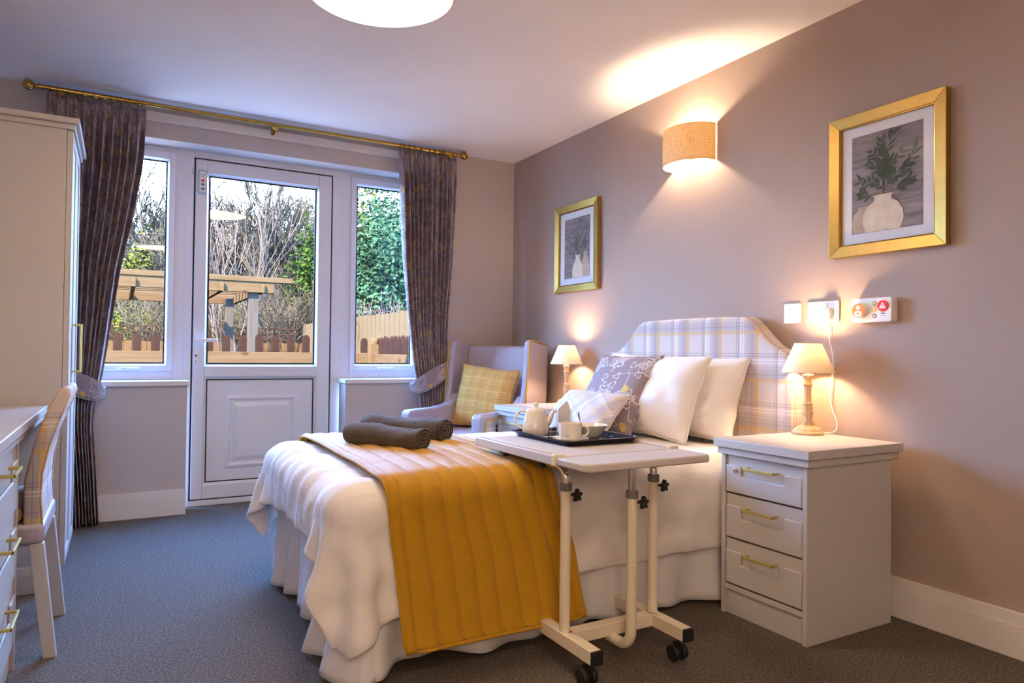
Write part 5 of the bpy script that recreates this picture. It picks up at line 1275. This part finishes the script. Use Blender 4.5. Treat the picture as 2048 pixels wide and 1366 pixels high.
# back: slightly raked slab
def slab(name, mat, front, th, x0, x1, par, bev=0.018):   # front: list of (y,z) low to high
    poly = [(y, z) for y, z in front]+[(y+th, z) for y, z in front[::-1]]
    return MB().prism(poly, 'x', x0, x1).build(name, mat, par, bevel=bev, seg=3, smooth=40)
slab('backrest', M_leather, [(0.085, 0.36), (0.115, 0.62), (0.155, 0.90), (0.175, 1.020)], 0.075, -WW+0.035, WW-0.035, ac)
def wing(sg):
    # wing: outer face at |x|=WW, thin slab flaring to the front, sloped top
    x0, x1 = (WW-0.045, WW) if sg > 0 else (-WW, -WW+0.045)
    fr = [(0.215, 0.36), (0.245, 0.98), (0.225, 1.030), (0.020, 1.058), (-0.004, 1.045), (-0.030, 0.80), (-0.060, 0.63), (-0.09, 0.50), (-0.09, 0.36)]
    w_ = MB().prism(fr, 'x', x0, x1).build('wing', M_leather, ac, bevel=0.012, seg=3, smooth=40)
    pp = [(-0.060, 0.615), (-0.030, 0.80), (-0.004, 1.045), (0.020, 1.058), (0.225, 1.030)]
    xo = WW*sg
    MB().tube([(xo, a, b) for a, b in pp], 0.0048, 8).build('piping', M_piping, w_, smooth=180)
    # arm
    xa0, xa1 = (WA-0.075, WA+0.005) if sg > 0 else (-WA-0.005, -WA+0.075)
    ap = [(-AF, 0.14), (-AF-0.004, 0.575)]+[(-AF+0.03-0.034*math.cos(t), 0.575+0.034*math.sin(t)) for t in np.linspace(0.3, PI/2, 5)]+[(-0.25, 0.612), (-0.12, 0.625), (-0.05, 0.66), (0.0, 0.70), (0.0, 0.14)]
    am = MB().prism(ap, 'x', xa0, xa1).build('arm', M_leather, ac, bevel=0.018, seg=4, smooth=40)
    xo = xa1+0.002 if sg > 0 else xa0-0.002
    pn = [(-AF+0.035, 0.17), (-AF+0.035, 0.555), (-AF+0.06, 0.575), (-0.02, 0.585), (-0.02, 0.17)]
    MB().prism(pn, 'x', xo-0.004*sg, xo+0.004*sg).build('plaid_side_panel', M_plaid, am, bevel=0.002)
    MB().tube([(xo+0.003*sg, a, b) for a, b in pn], 0.0045, 8, closed=True).build('piping', M_piping, am, smooth=180)
for sg in (-1, 1): wing(sg)
MB().box(-WA+0.07, WA-0.07, -AF+0.03, 0.10, 0.16, 0.34).build('seat_base', M_leather, ac, bevel=0.015, seg=3, smooth=40)
MB().box(-WA+0.072, WA-0.072, -AF-0.005, 0.085, 0.345, 0.470).build('seat_cushion', M_leather, ac, bevel=0.035, seg=4, smooth=40)
for x in (-WA+0.05, WA-0.05):
    for y in (-AF+0.05, 0.15): MB().tube([(x, y, 0.16), (x*1.04, y*1.06, 0.0)], [0.022, 0.014], 12).build('leg', M_lampwood, ac, smooth=60)
# chair cushion (local frame of the armchair -> world)
def ac_w(x, y, z):
    a = ac.rotation_euler[2]; return (ac.location[0]+x*math.cos(a)-y*math.sin(a), ac.location[1]+x*math.sin(a)+y*math.cos(a), z)
pillow('check_cushion', 'mustard checked scatter cushion resting in the armchair', 'cushion', M_yplaid, 0.43, 0.42, 0.14, ac_w(-0.03, -0.065, 0.470), (-0.26, 0.10, ac.rotation_euler[2]+0.12), 3.3, ear=0.07, wr=0.005)

# ================================================================== WARDROBE, DESK, CHAIR (facing +x)
P90 = PI/2
wd = thing('wardrobe', 'pale taupe wardrobe with cornice at the left edge of the room', 'wardrobe', (-0.205, 3.66, 0), P90)
ww_, wdp, wh = 0.575, 0.60, 1.870
B('side_panel', M_furn, wd, -ww_/2, -ww_/2+0.02, 0, wdp, 0, wh, 0.0015); B('side_panel', M_furn, wd, ww_/2-0.02, ww_/2, 0, wdp, 0, wh, 0.0015)
B('back_panel', M_furn, wd, -ww_/2+0.02, ww_/2-0.02, wdp-0.01, wdp, 0, wh, 0.001)
B('inner_carcass', M_furn_in, wd, -ww_/2+0.02, ww_/2-0.02, 0.03, wdp-0.01, 0.08, wh, 0.001)
B('plinth', M_furn, wd, -ww_/2+0.02, ww_/2-0.02, 0.018, 0.03, 0, 0.085, 0.001)
for s, x0, x1 in ((-1, -ww_/2+0.002, -0.002), (1, 0.002, ww_/2-0.002)):
    d = B('door', M_furn, wd, x0, x1, -0.018, -0.001, 0.088, wh-0.004, 0.002)
    d2 = MB(); frame_ring(d2, x0+0.002, x1-0.002, 0.09, wh-0.006, 0.045, -0.023, -0.017); d2.build('door_moulding', M_furn, d, bevel=0.004)
    xm = s*0.030; h_ = MB(); h_.box(xm-0.006, xm+0.006, -0.056, -0.049, 0.865, 1.080).box(xm-0.006, xm+0.006, -0.055, -0.020, 0.865, 0.873).box(xm-0.006, xm+0.006, -0.055, -0.020, 1.072, 1.080)
    h_.build('handle', M_satin, d, bevel=0.0012)
B('top_moulding', M_furn, wd, -ww_/2-0.010, ww_/2+0.010, -0.030, wdp+0.004, wh, wh+0.022, 0.004)
B('cornice', M_furn, wd, -ww_/2-0.024, ww_/2+0.024, -0.045, wdp+0.008, wh+0.022, wh+0.046, 0.005)
dk_ = thing('desk', 'pale taupe desk with a three-drawer pedestal at the left edge', 'desk', (-0.262, 2.70, 0), P90)
yA, yB_ = 2.035-2.70, 3.355-2.70
B('desk_top', M_furn, dk_, yA, yB_, -0.016, 0.52, 0.715, 0.745, 0.003)
B('top_moulding', M_furn, dk_, yA+0.006, yB_-0.004, -0.006, 0.515, 0.690, 0.7145, 0.002)
pA, pB = 2.065-2.70, 2.588-2.70
B('side_panel', M_furn, dk_, pA, pA+0.018, 0, 0.50, 0, 0.69, 0.0015); B('side_panel', M_furn, dk_, pB-0.018, pB, 0, 0.50, 0, 0.69, 0.0015)
B('carcass', M_furn_in, dk_, pA+0.018, pB-0.018, 0.03, 0.49, 0.08, 0.685, 0.001); B('plinth', M_furn, dk_, pA+0.018, pB-0.018, 0.012, 0.03, 0, 0.08, 0.001)
for z0, z1 in ((0.085, 0.282), (0.287, 0.484), (0.489, 0.686)): drawer_front(dk_, pA+0.020, pB-0.020, z0, z1, 0.006, hl=0.155)
B('end_panel', M_furn, dk_, yB_-0.022, yB_-0.004, 0.01, 0.50, 0, 0.69, 0.0015); B('modesty_panel', M_furn, dk_, pB, yB_-0.022, 0.46, 0.478, 0.2, 0.69, 0.0015)

ch_ = thing('dining_chair', 'plaid upholstered dining chair tucked under the desk', 'chair', (-0.20, 2.835, 0), P90)
# local x -> world +y ; local -y -> world +x.  profile given as (world x, z)
ox = -0.20
rear = [(-0.200, 0.372), (-0.209, 0.50), (-0.206, 0.581), (-0.186, 0.676), (-0.156, 0.766), (-0.136, 0.826), (-0.138, 0.842)]
frnt = [(-0.151, 0.848), (-0.170, 0.836), (-0.193, 0.782), (-0.228, 0.678), (-0.252, 0.560), (-0.252, 0.415), (-0.250, 0.372)]
poly = [(-(x-ox), z) for x, z in rear+frnt]
bk_ = MB().prism(poly, 'x', -0.215, 0.215).build('backrest', M_plaid, ch_, bevel=0.012, seg=3, smooth=40)
for x in (-0.2155, 0.2155): MB().tube([(x*0.985, -(a-ox)-0.001, b) for a, b in rear[:-1]], 0.0028, 6).build('back_seam', M_piping if False else M_plaid, bk_, smooth=180)
MB().box(-0.222, 0.222, -0.004, 0.45, 0.362, 0.425).build('seat_rail_cover', M_leather, ch_, bevel=0.014, seg=3, smooth=40)
MB().box(-0.215, 0.215, 0.055, 0.445, 0.426, 0.480).build('seat', M_plaid, ch_, bevel=0.022, seg=3, smooth=40)
for x in (-0.198, 0.198):
    lg = MB(); lg.add([(x-0.018, -0.003, 0.362), (x+0.018, -0.003, 0.362), (x+0.018, 0.036, 0.362), (x-0.018, 0.036, 0.362), (x-0.016, -0.042, 0), (x+0.016, -0.042, 0), (x+0.016, -0.006, 0), (x-0.016, -0.006, 0)], [(0, 1, 2, 3), (7, 6, 5, 4), (0, 4, 5, 1), (1, 5, 6, 2), (2, 6, 7, 3), (3, 7, 4, 0)])
    lg.build('leg', M_furn, ch_, bevel=0.002); B('leg', M_furn, ch_, x-0.017, x+0.017, 0.405, 0.44, 0, 0.362, 0.002)
    B('stretcher', M_furn, ch_, x-0.009, x+0.009, 0.02, 0.41, 0.262, 0.288, 0.002)
